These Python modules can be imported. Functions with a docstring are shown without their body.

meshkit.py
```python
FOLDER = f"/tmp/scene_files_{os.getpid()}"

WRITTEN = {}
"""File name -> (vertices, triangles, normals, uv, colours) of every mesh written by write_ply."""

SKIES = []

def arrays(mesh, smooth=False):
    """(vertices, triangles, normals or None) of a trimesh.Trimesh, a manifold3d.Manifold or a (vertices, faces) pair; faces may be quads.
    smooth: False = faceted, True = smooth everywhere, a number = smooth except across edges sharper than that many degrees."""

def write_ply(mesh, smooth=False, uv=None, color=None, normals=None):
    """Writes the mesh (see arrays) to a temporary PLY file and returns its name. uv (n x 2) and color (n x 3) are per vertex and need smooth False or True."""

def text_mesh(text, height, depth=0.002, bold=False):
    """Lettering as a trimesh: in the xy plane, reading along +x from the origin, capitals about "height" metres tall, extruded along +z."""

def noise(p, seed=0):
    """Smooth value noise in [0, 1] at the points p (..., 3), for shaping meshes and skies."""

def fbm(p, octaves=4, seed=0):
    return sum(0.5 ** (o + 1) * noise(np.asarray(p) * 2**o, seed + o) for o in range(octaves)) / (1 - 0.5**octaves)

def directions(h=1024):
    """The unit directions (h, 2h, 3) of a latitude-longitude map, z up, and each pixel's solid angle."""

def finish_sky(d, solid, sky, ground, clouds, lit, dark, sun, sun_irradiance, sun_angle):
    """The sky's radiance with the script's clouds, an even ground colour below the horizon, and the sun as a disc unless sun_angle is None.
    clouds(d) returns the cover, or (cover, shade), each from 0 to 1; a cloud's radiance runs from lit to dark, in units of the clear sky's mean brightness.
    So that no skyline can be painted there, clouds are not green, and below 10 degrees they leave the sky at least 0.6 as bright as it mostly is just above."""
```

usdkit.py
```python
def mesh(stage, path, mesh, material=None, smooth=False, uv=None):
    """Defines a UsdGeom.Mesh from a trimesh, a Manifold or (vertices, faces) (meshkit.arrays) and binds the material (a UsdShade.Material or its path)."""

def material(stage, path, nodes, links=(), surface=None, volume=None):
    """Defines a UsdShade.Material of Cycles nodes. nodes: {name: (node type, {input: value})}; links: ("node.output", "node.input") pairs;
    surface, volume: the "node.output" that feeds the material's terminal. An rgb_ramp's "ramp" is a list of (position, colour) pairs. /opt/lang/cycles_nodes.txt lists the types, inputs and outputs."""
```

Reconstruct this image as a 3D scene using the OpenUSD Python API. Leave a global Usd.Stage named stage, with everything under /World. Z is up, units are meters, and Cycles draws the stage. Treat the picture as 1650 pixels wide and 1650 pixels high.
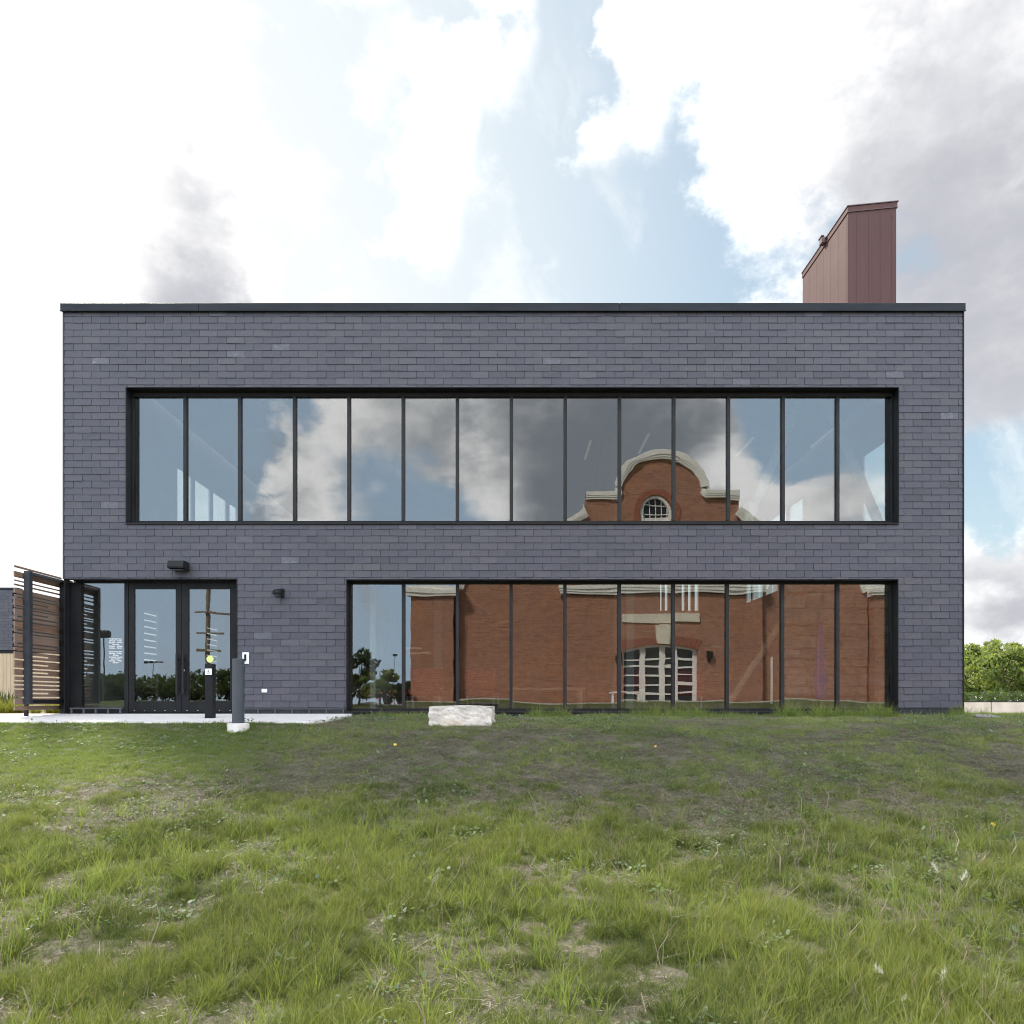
import math, random
import numpy as np, trimesh, usdkit, meshkit
from shapely.geometry import Polygon, LineString, box as sbox
from shapely import union_all
from pxr import Usd, UsdGeom, UsdLux, UsdShade, Gf, Sdf, Vt

stage = Usd.Stage.CreateInMemory()
UsdGeom.SetStageUpAxis(stage, 'Z'); UsdGeom.SetStageMetersPerUnit(stage, 1.0)
UsdGeom.Xform.Define(stage, '/World')
random.seed(7); rng = np.random.default_rng(11)
T4 = Sdf.ValueTypeNames

# ------------------------------------------------------------------ camera, sky, sun
EYE = .257; CAMY = -12.5; F = 1168.0; CX = 825.0; HY = 1126.0
cam = UsdGeom.Camera.Define(stage, '/World/camera')
cam.AddTranslateOp().Set(Gf.Vec3d(0, CAMY, EYE)); cam.AddRotateXOp().Set(90)
cam.CreateHorizontalApertureAttr(36); cam.CreateVerticalApertureAttr(36)
cam.CreateFocalLengthAttr(36*F/1650); cam.CreateVerticalApertureOffsetAttr((HY-825)/1650*36)
cam.CreateClippingRangeAttr(Gf.Vec2f(.1, 4000))
EXPOSURE = 2.1
cam.CreateExposureAttr(EXPOSURE)
SUN_AZ, SUN_EL = math.radians(-43), math.radians(46)
SKY_STRENGTH = .1
SUN_INT, SUN_ANG = .40, 10.0
K = 2.0/(SKY_STRENGTH*2**EXPOSURE)       # sky value of a well lit cloud

class G:
    """A small builder of node graphs."""
    def __init__(s): s.nodes, s.links, s.k = {}, [], 0
    def n(s, kind, out, **inp):
        s.k += 1; name = f'n{s.k}'; vals = {}
        for a, b in inp.items():
            if isinstance(b, str) and b.startswith('@'): s.links.append((b[1:], f'{name}.{a}'))
            else: vals[a] = b
        if kind == 'rgb_ramp' and 'ramp_alpha' in vals:      # a table, already 256 rows
            vals['ramp'] = [(i/255, (*map(float, c), float(al))) for i, (c, al) in enumerate(zip(vals.pop('ramp'), vals.pop('ramp_alpha')))]
        s.nodes[name] = (kind, vals)
        return f'@{name}.{out}'
    def m(s, op, a, b=0.0, c=0.0, clamp=False): return s.n('math', 'value', math_type=op, value1=a, value2=b, value3=c, use_clamp=clamp)
    def add(s, a, b): return s.m('add', a, b)
    def mul(s, a, b): return s.m('multiply', a, b)
    def v(s, op, a, b=(0, 0, 0), out='vector', **k): return s.n('vector_math', out, math_type=op, vector1=a, vector2=b, **k)
    def mr(s, x, a, b, c=0.0, d=1.0, kind='smoothstep'): return s.n('map_range', 'result', range_type=kind, value=x, from_min=a, from_max=b, to_min=c, to_max=d, clamp=True)
    def mix(s, f, a, b, t='mix'): return s.n('mix_color', 'result', blend_type=t, fac=f, a=a, b=b, use_clamp=False)
    def noise(s, vec, scale, detail=3.0, rough=.55, dist=0.0, out='fac'): return s.n('noise_texture', out, vector=vec, scale=scale, detail=float(detail), roughness=rough, distortion=dist)
    def ramp(s, f, stops): return s.n('rgb_ramp', 'color', fac=f, ramp=stops)
    def pos(s): return s.n('geometry', 'position')
    def done(s, name, surface=None, volume=None):
        return usdkit.material(stage, '/World/Looks/'+name, s.nodes, s.links, surface=surface and surface[1:], volume=volume and volume[1:])

def dirn(px, py, back=False):
    d = np.array([(px-CX)/F, -1.0 if back else 1.0, (HY-py)/F]); return tuple(d/np.linalg.norm(d))

EL = np.radians([0, 5, 10, 14, 18, 22, 27, 32, 37, 43, 52, 70])
def sky_fields():
    """Where clouds gather (cover) and which are seen from their grey side (shade), by azimuth and elevation."""
    az = (np.arange(256)/255-.5)*2*np.pi; A, E_ = np.meshgrid(az, EL, indexing='ij')
    d = np.stack([np.sin(A)*np.cos(E_), np.cos(A)*np.cos(E_), np.sin(E_)], -1)
    front = d[..., 1] > 0; yy = np.maximum(np.abs(d[..., 1]), .2); px, py = CX+F*d[..., 0]/yy, HY-F*d[..., 2]/yy
    def blob(lst, back):
        t = 0
        for x, y, r, a in lst:
            q = np.clip((r-np.linalg.norm(d-np.array(dirn(x, y, back)), axis=-1))/(r*.8), 0, 1); t = t+a*q*q*(3-2*q)
        return t
    edge = np.interp(py, [-900, 0, 60, 120, 165, 215, 260, 320, 400, 450, 490, 620], [1200, 1040, 1015, 1000, 1025, 1075, 1070, 1090, 1115, 1150, 1175, 1450])
    near = np.clip((np.degrees(np.arccos(np.clip(d@np.array(dirn(1100, 350)), -1, 1)))-38)/25, 0, 1)
    right = np.clip((px-edge)/80, -1, 1)*.36*(1-near)
    cf = np.where(px > edge-80, right, np.interp(px, [200, 480, 640, 760, 900], [.14, -.02, -.14, -.22, -.36])*(1-.6*near))
    cf = cf+blob([(600, 100, .07, .20), (650, 180, .07, .24), (735, 260, .06, .36), (730, 320, .06, .34), (690, 380, .07, .26), (640, 470, .07, .28), (810, 10, .07, .26), (835, 80, .06, .28), (852, 140, .06, .26), (866, 190, .05, .20), (995, 15, .06, .28), (985, 70, .05, .24), (975, 120, .04, .20), (952, 175, .04, .20), (950, 230, .04, .16), (1010, 240, .06, .24), (1000, 180, .07, .14), (315, 445, .12, .60), (1610, 960, .10, .75), (1560, 1000, .08, .5), (1620, 640, .10, .2), (1600, 680, .10, -.35), (1640, 800, .09, -.55), (1590, 840, .08, -.5)], False)
    cb = -.04+.16*np.clip((E_-math.radians(26))/.2, 0, 1)+blob([(600, 670, .10, .16), (700, 690, .13, .22), (780, 740, .14, .24), (880, 720, .18, .40), (990, 720, .18, .42), (1090, 740, .13, .36), (545, 810, .11, .34), (440, 800, .09, .44), (480, 760, .05, .2), (1230, 800, .10, .36), (1130, 700, .07, .12), (1370, 770, .13, .26), (750, 560, .25, .12), (960, 540, .28, .30),
        (270, 720, .16, -.30), (370, 680, .12, -.32), (510, 670, .07, -.25), (590, 740, .05, -.14), (1230, 680, .09, -.36), (1330, 680, .09, -.25), (620, 790, .05, -.1), (690, 800, .05, -.1), (640, 960, .2, -.3), (250, 1000, .25, -.25)], True)
    cover = np.where(front, cf, cb)
    sf = blob([(1700, 520, .42, .60), (1740, 230, .34, .26), (1560, 420, .26, .10), (1500, 150, .25, .08), (1450, 330, .16, .10), (315, 440, .13, .80), (520, 130, .20, .28), (560, 300, .14, .22), (430, 260, .16, .12), (800, 330, .12, .10), (1610, 720, .13, .35), (1640, 1010, .05, .3), (1600, 960, .10, .3)], False)
    sb = blob([(660, 680, .10, .45), (940, 790, .17, .70), (1010, 700, .12, .35), (1100, 740, .12, .55), (860, 650, .10, .45), (870, 800, .08, .35), (540, 740, .08, .25), (720, 800, .08, .25), (1370, 770, .12, .55), (950, 540, .28, .25), (760, 740, .07, -.35), (855, 730, .06, -.3), (560, 800, .1, -.4), (930, 680, .05, -.25), (1230, 800, .1, -.3)], True)
    return np.clip(cover*.5+.5, 0, 1), np.clip(np.where(front, sf, sb)*.4+.4, 0, 1)

def make_sky():
    g = G()
    d = g.n('texture_coordinate', 'generated')
    st = g.v('multiply', d, (1, 1, 1.4))
    n1 = g.m('multiply_add', g.noise(st, 5.6, 8, .60), 1.5, -.25)
    dw = g.v('add', d, g.v('scale', (.10, .03, -.08), scale=g.m('subtract', n1, .5)))
    sep = g.n('separate_xyz', 'x', vector=dw); k = sep[1:].split('.')[0]
    az = g.m('multiply_add', g.m('arctan2', f'@{k}.x', f'@{k}.y'), 1/(2*math.pi), .5)
    el = g.mul(g.m('arcsine', f'@{k}.z'), 1/math.radians(70))
    e = np.linspace(0, math.radians(70), 256); hats = np.stack([np.interp(e, EL, np.eye(len(EL))[i]) for i in range(len(EL))], 1)
    ws = []
    def table(fac, cols):
        name = g.n('rgb_ramp', 'color', fac=fac, ramp=cols[:, :3], ramp_alpha=cols[:, 3])
        return name, name.replace('.color', '.alpha')
    for b in range(3): ws.append(table(el, hats[:, 4*b:4*b+4]))
    def field(tab, lo, sc):
        t = None
        for b in range(3):
            c, a = table(az, tab[:, 4*b:4*b+4]); x = g.add(g.v('dot_product', c, ws[b][0], out='value'), g.mul(a, ws[b][1])); t = x if t is None else g.add(t, x)
        return g.m('multiply_add', t, sc, lo)
    cv, sh = sky_fields()
    cover = field(cv, -1.0, 2.0); shade = field(sh, -1.0, 2.5)
    sky = g.n('sky_texture', 'color', sky_type='single_scattering', sun_disc=False, sun_elevation=SUN_EL, sun_rotation=SUN_AZ, aerosol_density=.8)
    GAIN = .66
    sky = g.v('multiply', sky, (GAIN*.98, GAIN*1.05, GAIN*.95)); sky = g.v('divide', sky, g.v('add', g.v('scale', sky, scale=1/(1.05*K)), (1, 1, 1)))
    sund = (math.sin(SUN_AZ)*math.cos(SUN_EL), math.cos(SUN_AZ)*math.cos(SUN_EL), math.sin(SUN_EL))
    glow = g.mr(g.v('distance', d, dirn(60, 520), out='value'), .95, .05, kind='linear')
    glow2 = g.m('power', glow, 2.0)
    sky = g.mix(g.mr(glow, .05, .70, .15, 1.0), sky, g.mix(glow2, (.42*K, .465*K, .49*K), (.53*K, .53*K, .52*K)))
    yy = g.n('separate_xyz', 'y', vector=d)
    sky = g.mix(g.mr(yy, .1, -.6, 0.0, .75), sky, (.66*K, .88*K, 1.12*K))
    dens = g.add(n1, cover)
    cov = g.mr(dens, .46, .78)
    ssh = g.m('multiply_add', g.noise(g.v('add', st, tuple(.04*np.array([sund[0], sund[1], sund[2]+.3]))), 5.6, 5, .60), 1.5, -.25)
    relief = g.mr(g.m('subtract', n1, ssh), -.16, .16, .34, -.34, 'linear')
    shade = g.mul(shade, g.mr(ssh, .3, .7, 1.35, .55, 'linear'))
    shade = g.add(shade, g.mr(dens, .60, 1.1, -.05, .22))
    shade = g.mr(g.add(shade, relief), -.15, 1.25, 0.0, 1.0)
    cv3 = g.v('multiply', g.n('vector_rotate', 'vector', rotate_type='y_axis', vector=dw, angle=.35), (9, 9, 3.0))
    sky = g.mix(g.mr(g.noise(cv3, 1.0, 6, .62, .4), .50, .80, 0.0, .75), sky, (.56*K, .57*K, .57*K))
    back = g.mr(yy, .15, -.35)
    lit = g.mix(back, (.84*K, .835*K, .82*K), (1.47*K, 1.47*K, 1.45*K))
    drk = g.mix(back, (.275*K, .28*K, .305*K), (.34*K, .38*K, .43*K))
    w_ = g.m('subtract', g.m('multiply', g.m('power', 3.0, g.m('subtract', 1.0, shade)), .5), .5)     # an even step from grey to lit
    cl = g.mix(w_, drk, lit)
    cl = g.mix(g.mul(glow2, g.m('multiply_add', shade, -.95, 1.0)), cl, (.60*K, .595*K, .58*K))
    col = g.mix(cov, sky, cl)
    return g.done('sky_look', g.n('background_shader', 'background', color=col, strength=SKY_STRENGTH))

dome = UsdLux.DomeLight.Define(stage, '/World/sky')
UsdShade.MaterialBindingAPI.Apply(dome.GetPrim()).Bind(make_sky())
sun = UsdLux.DistantLight.Define(stage, '/World/sun')
sun.CreateIntensityAttr(SUN_INT); sun.CreateAngleAttr(SUN_ANG); sun.CreateNormalizeAttr(True); sun.CreateColorAttr(Gf.Vec3f(1, .93, .82))
SD = Gf.Vec3d(math.sin(SUN_AZ)*math.cos(SUN_EL), math.cos(SUN_AZ)*math.cos(SUN_EL), math.sin(SUN_EL))
sun.AddTransformOp().Set(Gf.Matrix4d().SetRotate(Gf.Rotation(Gf.Vec3d(0, 0, 1), SD)))

# ------------------------------------------------------------------ naming helpers
used = {}
def numbered(parent, name):
    k = used.get((parent, name), 0); used[(parent, name)] = k+1
    return f'{parent}/{name}' + (f'_{k:03d}' if k else '')
def tag(o, label=None, cat=None, group=None, kind=None):
    p = o.GetPrim() if hasattr(o, 'GetPrim') else o
    for a, b in (('label', label), ('category', cat), ('group', group), ('kind', kind)):
        if b: p.SetCustomDataByKey(a, b)
    return o
def path_of(parent): return '/World' if parent is None else str(parent.GetPath())
def obj(name, mesh, mat, parent=None, smooth=False, prim=None):
    m = usdkit.mesh(stage, numbered(path_of(parent), name), mesh, mat, smooth)
    if prim:
        for k, v in prim.items():
            interp = 'constant' if np.ndim(v) == 0 else 'vertex'
            UsdGeom.PrimvarsAPI(m).CreatePrimvar(k, T4.FloatArray, interp).Set(Vt.FloatArray.FromNumpy(np.atleast_1d(np.asarray(v, np.float32))))
    return m
def thing(name, label, cat, loc=(0, 0, 0), rotz=0.0, group=None):
    x = UsdGeom.Xform.Define(stage, numbered('/World', name))
    if any(loc) or rotz:
        x.AddTranslateOp().Set(Gf.Vec3d(*map(float, loc))); x.AddRotateZOp().Set(float(rotz))
    return tag(x, label, cat, group)
def copy_of(src, name, label, cat, loc, rotz=0.0, group=None, scale=None):
    x = UsdGeom.Xform.Define(stage, numbered('/World', name))
    x.GetPrim().GetReferences().AddInternalReference(src.GetPath())
    x.ClearXformOpOrder()
    x.GetPrim().SetInstanceable(True)
    M = Gf.Matrix4d().SetScale(scale or 1.0)*Gf.Matrix4d().SetRotate(Gf.Rotation(Gf.Vec3d(0, 0, 1), rotz))*Gf.Matrix4d().SetTranslate(Gf.Vec3d(*map(float, loc)))
    x.AddTransformOp(opSuffix='place').Set(M)
    return tag(x, label, cat, group)

# ------------------------------------------------------------------ shapes
def bx(x0, x1, y0, y1, z0, z1):
    m = trimesh.creation.box([abs(x1-x0), abs(y1-y0), abs(z1-z0)]); m.apply_translation([(x0+x1)/2, (y0+y1)/2, (z0+z1)/2]); return m
def cbx(x0, x1, y0, y1, z0, z1, c=.004):
    pts = []
    lo, hi = np.array([x0, y0, z0]), np.array([x1, y1, z1])
    for sx in (0, 1):
        for sy in (0, 1):
            for sz in (0, 1):
                s = np.array([sx, sy, sz]); p = np.where(s, hi, lo); ins = np.where(s, -c, c)
                for k in range(3):
                    q = p + ins; q[k] = p[k]; pts.append(q)
    return trimesh.convex.convex_hull(np.array(pts))
def cat(*ms):
    out = []
    for m in ms: out += m if isinstance(m, list) else [m]
    return trimesh.util.concatenate(out)
def xz(poly, y0, y1):
    polys = getattr(poly, 'geoms', [poly]); out = []
    for p in polys:
        if p.is_empty or p.area < 1e-7: continue
        m = trimesh.creation.extrude_polygon(p, y1-y0, engine='earcut')
        v = m.vertices; m.vertices = np.column_stack([v[:, 0], y1-v[:, 2], v[:, 1]]); out.append(m)
    return cat(out)
def tube(p0, p1, r0, r1=None, n=10):
    p0, p1 = np.array(p0, float), np.array(p1, float); r1 = r0 if r1 is None else r1
    d = p1-p0; L = np.linalg.norm(d); d = d/L
    a = np.cross(d, [0, 0, 1.0] if abs(d[2]) < .9 else [1.0, 0, 0]); a /= np.linalg.norm(a); b = np.cross(d, a)
    t = np.linspace(0, 2*np.pi, n, endpoint=False); ring = np.outer(np.cos(t), a)+np.outer(np.sin(t), b)
    v = np.vstack([p0+ring*r0, p1+ring*r1, [p0], [p1]]); f = []
    for i in range(n):
        j = (i+1) % n
        f += [[i, j, n+j], [i, n+j, n+i], [j, i, 2*n], [n+i, n+j, 2*n+1]]
    m = trimesh.Trimesh(v, f, process=False)
    return m
def lathe(prof, n=28, loc=(0, 0, 0)):
    m = trimesh.creation.revolve(np.array(prof, float), sections=n); m.apply_translation(loc); return m
def W(px, py, depth):           # where a point of the photograph stands at this distance from the camera
    return (px-CX)*depth/F, CAMY+depth, EYE+(HY-py)*depth/F
D0 = 12.5; S0 = D0/F
def X0(px): return (px-CX)*S0
def Z0(py): return EYE+(HY-py)*S0

# ------------------------------------------------------------------ materials
def principled(g, col, rough=.6, normal=None, **k):
    a = dict(base_color=col, roughness=rough, **k)
    if normal: a['normal'] = normal
    return g.n('principled_bsdf', 'BSDF', **a)
def bump(g, h, dist=.01, strength=1.0): return g.n('bump', 'normal', height=h, distance=dist, strength=strength)
def mottled(name, c1, c2, scale=6.0, rough=.6, rvar=.15, bmp=.002, bscale=60.0, stretch=(1, 1, 1), spec=.5, metallic=0.0, detail=5):
    g = G(); p = g.v('multiply', g.pos(), stretch)
    n = g.noise(p, scale, detail, .6); c = g.mix(g.mr(n, .3, .7), c1, c2)
    r = g.mr(g.noise(p, scale*2.3, 4), .25, .75, rough-rvar, rough+rvar, 'linear')
    nm = bump(g, g.noise(p, bscale, 4), bmp) if bmp else None
    return g.done(name, principled(g, c, r, nm, specular_ior_level=spec, metallic=metallic))

def slate_mat():
    g = G(); tone = g.n('attribute', 'fac', attribute='tone'); p = g.pos()
    off = g.v('add', p, g.n('combine_xyz', 'vector', x=g.mul(tone, 37.0), y=g.mul(tone, 11.0), z=g.mul(tone, 91.0)))
    cleft = g.noise(g.v('multiply', off, (5, 5, 26)), 1.0, 6, .65, .4)
    blot = g.noise(off, 9.0, 4, .6)
    c = g.ramp(tone, [(0, (.043, .040, .049)), (.3, (.053, .050, .064)), (.55, (.059, .054, .066)), (.8, (.067, .061, .070)), (.97, (.075, .072, .087)), (1, (.088, .085, .101))])
    c = g.mix(g.mr(cleft, .3, .7, 0.0, .45), c, g.mix(1.0, c, (1.35, 1.33, 1.36), 'multiply'))
    c = g.mix(g.mr(blot, .35, .65, .3, 0.0), c, g.mix(1.0, c, (.72, .72, .76), 'multiply'))
    scr = g.noise(g.v('multiply', g.n('vector_rotate', 'vector', rotate_type='y_axis', vector=off, angle=.5), (6, 6, 90)), 1.0, 3, .6, .3)
    has = g.mr(tone, .968, .972); mark = g.mul(g.mul(g.mr(scr, .58, .66), g.mr(blot, .42, .55)), has)
    c = g.mix(g.mul(mark, .75), c, (.30, .30, .33))
    c = g.mix(g.mr(g.noise(g.v('multiply', p, (1, 1, .5)), .55, 4, .6), .3, .7, 0.0, .6), g.mix(1.0, c, (.88, .88, .90), 'multiply'), g.mix(1.0, c, (1.0, 1.0, 1.05), 'multiply'))
    h = g.add(g.mul(cleft, 1.0), g.mul(g.noise(off, 40.0, 4), .35))
    return g.done('slate', principled(g, c, g.mr(cleft, .3, .7, .42, .6, 'linear'), bump(g, h, .004, .8), specular_ior_level=.5))
M = {}
M['slate'] = slate_mat()
M['backing'] = mottled('backing', (.010, .010, .012), (.018, .018, .02), rough=.8)
M['black_metal'] = mottled('black_metal', (.006, .006, .007), (.011, .0105, .0115), 3, .5, .08, .0004, 90, spec=.22)
M['bronze_metal'] = mottled('bronze_metal', (.015, .0135, .014), (.022, .0195, .020), 4, .5, .08, .0004, 90, spec=.25)
M['grey_metal'] = mottled('grey_metal', (.042, .046, .057), (.054, .058, .070), 3, .45, .08, .0005, 60)
M['post_metal'] = mottled('post_metal', (.022, .024, .030), (.030, .032, .039), 3, .45, .08, .0005, 60, spec=.35)
M['coping'] = mottled('coping', (.012, .013, .018), (.020, .022, .028), 1.2, .48, .1, .0015, 3, (1, 1, 4), .2)
M['steel'] = mottled('steel', (.55, .55, .55), (.65, .65, .65), 10, .3, .05, 0, metallic=1.0)
M['white_plastic'] = mottled('white_plastic', (.7, .7, .68), (.76, .76, .74), 10, .4, .05, 0)
M['concrete'] = mottled('concrete', (.74, .69, .68), (.82, .77, .76), 5, .85, .08, .003, 120)
M['pale_concrete'] = mottled('pale_concrete', (.62, .57, .54), (.74, .69, .66), 9, .9, .05, .006, 60)
M['pink_wall'] = mottled('pink_wall', (.55, .44, .37), (.68, .56, .48), 2.2, .9, .05, .006, 30)
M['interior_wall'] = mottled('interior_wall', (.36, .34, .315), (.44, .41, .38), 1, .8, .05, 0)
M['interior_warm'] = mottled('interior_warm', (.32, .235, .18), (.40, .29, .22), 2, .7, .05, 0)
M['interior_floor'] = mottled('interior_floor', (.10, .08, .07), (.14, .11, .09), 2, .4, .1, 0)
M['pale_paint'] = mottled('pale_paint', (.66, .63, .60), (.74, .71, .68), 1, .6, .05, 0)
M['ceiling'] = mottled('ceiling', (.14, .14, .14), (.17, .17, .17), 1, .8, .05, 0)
M['pale_wood'] = mottled('pale_wood', (.42, .30, .19), (.52, .38, .25), 3, .5, .1, .001, 40, (1, 1, 8))
M['red_fabric'] = mottled('red_fabric', (.30, .035, .03), (.38, .05, .045), 30, .9, .05, .002, 200)
M['purple_fabric'] = mottled('purple_fabric', (.16, .12, .45), (.26, .20, .55), 8, .8, .05, .004, 60, (4, 4, 1))
M['gold'] = mottled('gold', (.5, .3, .1), (.6, .38, .14), 8, .35, .05, 0)
M['cream_stone'] = mottled('cream_stone', (.72, .67, .55), (.82, .77, .65), 3, .75, .1, .003, 40)
M['white_paint'] = mottled('white_paint', (.86, .85, .81), (.92, .91, .87), 3, .5, .1, .001, 40)
M['dark_glass'] = mottled('dark_glass', (.02, .025, .03), (.03, .035, .04), 2, .12, .05, 0)
M['lime'] = mottled('lime', (.55, .60, .18), (.65, .68, .26), 30, .5, .05, 0)
M['bark'] = mottled('bark', (.07, .05, .04), (.13, .10, .08), 8, .9, .05, .03, 14, (1, 1, .25))
M['pole_wood'] = mottled('pole_wood', (.20, .165, .13), (.29, .245, .20), 8, .9, .05, .01, 20, (1, 1, .15))
M['mulch'] = mottled('mulch', (.16, .11, .07), (.30, .22, .15), 25, .95, .03, .02, 50)
M['yellow_petal'] = mottled('yellow_petal', (.75, .50, .03), (.85, .62, .05), 60, .6, .05, 0)
M['pink_petal'] = mottled('pink_petal', (.70, .16, .18), (.80, .35, .35), 20, .6, .05, 0)

def wood_mat(name, c1, c2, c3, axis):
    g = G(); tone = g.n('attribute', 'fac', attribute='tone'); s = [14, 14, 14]; s[axis] = .9
    p = g.v('add', g.pos(), g.n('combine_xyz', 'vector', x=g.mul(tone, 17.0), y=g.mul(tone, 5.0), z=g.mul(tone, 29.0)))
    q = g.v('multiply', p, tuple(s)); n = g.noise(q, 1.6, 6, .6, .6)
    c = g.mix(g.mr(n, .3, .7), c1, c2); c = g.mix(g.mul(tone, .8), c, c3)
    return g.done(name, principled(g, c, .7, bump(g, n, .004)))
M['dark_wood'] = wood_mat('dark_wood', (.135, .075, .048), (.245, .145, .096), (.22, .15, .118), 1)
M['light_wood'] = wood_mat('light_wood', (.36, .25, .16), (.46, .34, .23), (.50, .37, .25), 2)

def glass_mat(name, tint, refl):
    g = G(); p = g.pos(); rnd = g.n('object_info', 'random')
    q = g.v('add', p, g.n('combine_xyz', 'vector', x=g.mul(rnd, 9.0), y=0.0, z=g.mul(rnd, 31.0)))
    h = g.add(g.mul(g.noise(g.v('multiply', q, (1.1, 1, 3.2)), 1.0, 1, .4), .0008), g.mul(g.noise(g.v('multiply', q, (.5, 1, 9.0)), 1.0, 0, .4), .00004))
    nm = g.n('bump', 'normal', height=h, distance=1.0, strength=1.0)
    face = g.n('layer_weight', 'facing', blend=.5)
    fac = g.m('add', refl, g.mul(g.m('power', face, 5.0), .7), clamp=True)
    gl = g.n('glossy_bsdf', 'BSDF', color=(1.0, .985, .99), roughness=0.0, normal=nm)
    tr = g.n('transparent_bsdf', 'BSDF', color=tint)
    return g.done(name, g.n('mix_closure', 'closure', fac=fac, closure1=tr, closure2=gl))
M['glass'] = glass_mat('glass', (.72, .75, .745), .142)
M['clear_glass'] = glass_mat('clear_glass', (.90, .93, .92), .08)

def brick_mat():
    g = G(); s = g.n('separate_xyz', 'x', vector=g.pos()); z = g.n('separate_xyz', 'z', vector=g.pos())
    v = g.n('combine_xyz', 'vector', x=s, y=z, z=0.0)
    b = g.n('brick_texture', 'color', vector=v, color1=(.42, .190, .125), color2=(.25, .110, .074), mortar=(.40, .29, .225), scale=1.0, mortar_size=.008, brick_width=.24, row_height=.082, bias=-.1)
    c = g.mix(g.mr(g.noise(g.pos(), .7, 5, .6), .35, .7, 0.0, .5), b, g.mix(1.0, b, (1.2, 1.05, .8), 'multiply'))
    return g.done('brick', principled(g, c, .85, bump(g, g.noise(g.pos(), 20.0, 3), .01)))
M['brick'] = brick_mat()
M['brick_dark'] = mottled('brick_arch', (.26, .09, .055), (.38, .14, .085), 14, .85, .05, .01, 25)

def chimney_mat():
    g = G(); p = g.pos(); n = g.noise(g.v('multiply', p, (3, 3, .35)), 1.0, 5, .6)
    c = g.mix(g.mr(n, .3, .7), (.080, .034, .032), (.096, .043, .040))
    return g.done('rust_panel', principled(g, c, .6, bump(g, g.noise(p, 1.3, 2), .01), specular_ior_level=.25))
M['rust'] = chimney_mat()
M['rust_dark'] = mottled('rust_cap', (.085, .05, .05), (.11, .065, .062), 4, .5, .05, 0)

def foliage(name, cols, trans=.4, rough=.55, pscale=.6):
    g = G(); r = g.n('geometry', 'random_per_island'); p = g.noise(g.pos(), pscale, 3, .6)
    f = g.m('add', g.mul(r, .55), g.mr(p, .3, .7, 0.0, .45, 'linear'))
    c = g.ramp(f, cols)
    pb = principled(g, c, rough, specular_ior_level=.35)
    tb = g.n('translucent_bsdf', 'BSDF', color=g.mix(1.0, c, (1.5, 1.5, .8), 'multiply'))
    return g.done(name, g.n('mix_closure', 'closure', fac=trans, closure1=pb, closure2=tb))
M['leaf'] = foliage('leaf', [(0, (.13, .17, .06)), (.5, (.28, .32, .105)), (1, (.50, .49, .19))], .5)
M['leaf_dark'] = foliage('leaf_dark', [(0, (.03, .05, .02)), (.5, (.06, .085, .03)), (1, (.10, .13, .045))], .35)
M['leaf_mid'] = foliage('leaf_mid', [(0, (.05, .075, .03)), (.5, (.10, .13, .05)), (1, (.17, .19, .08))], .4)
M['ornamental'] = foliage('ornamental', [(0, (.14, .16, .03)), (.5, (.26, .26, .06)), (1, (.42, .38, .12))], .5)
M['weed'] = foliage('weed', [(0, (.13, .18, .10)), (.5, (.19, .25, .14)), (1, (.26, .32, .18))], .4)

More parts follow.
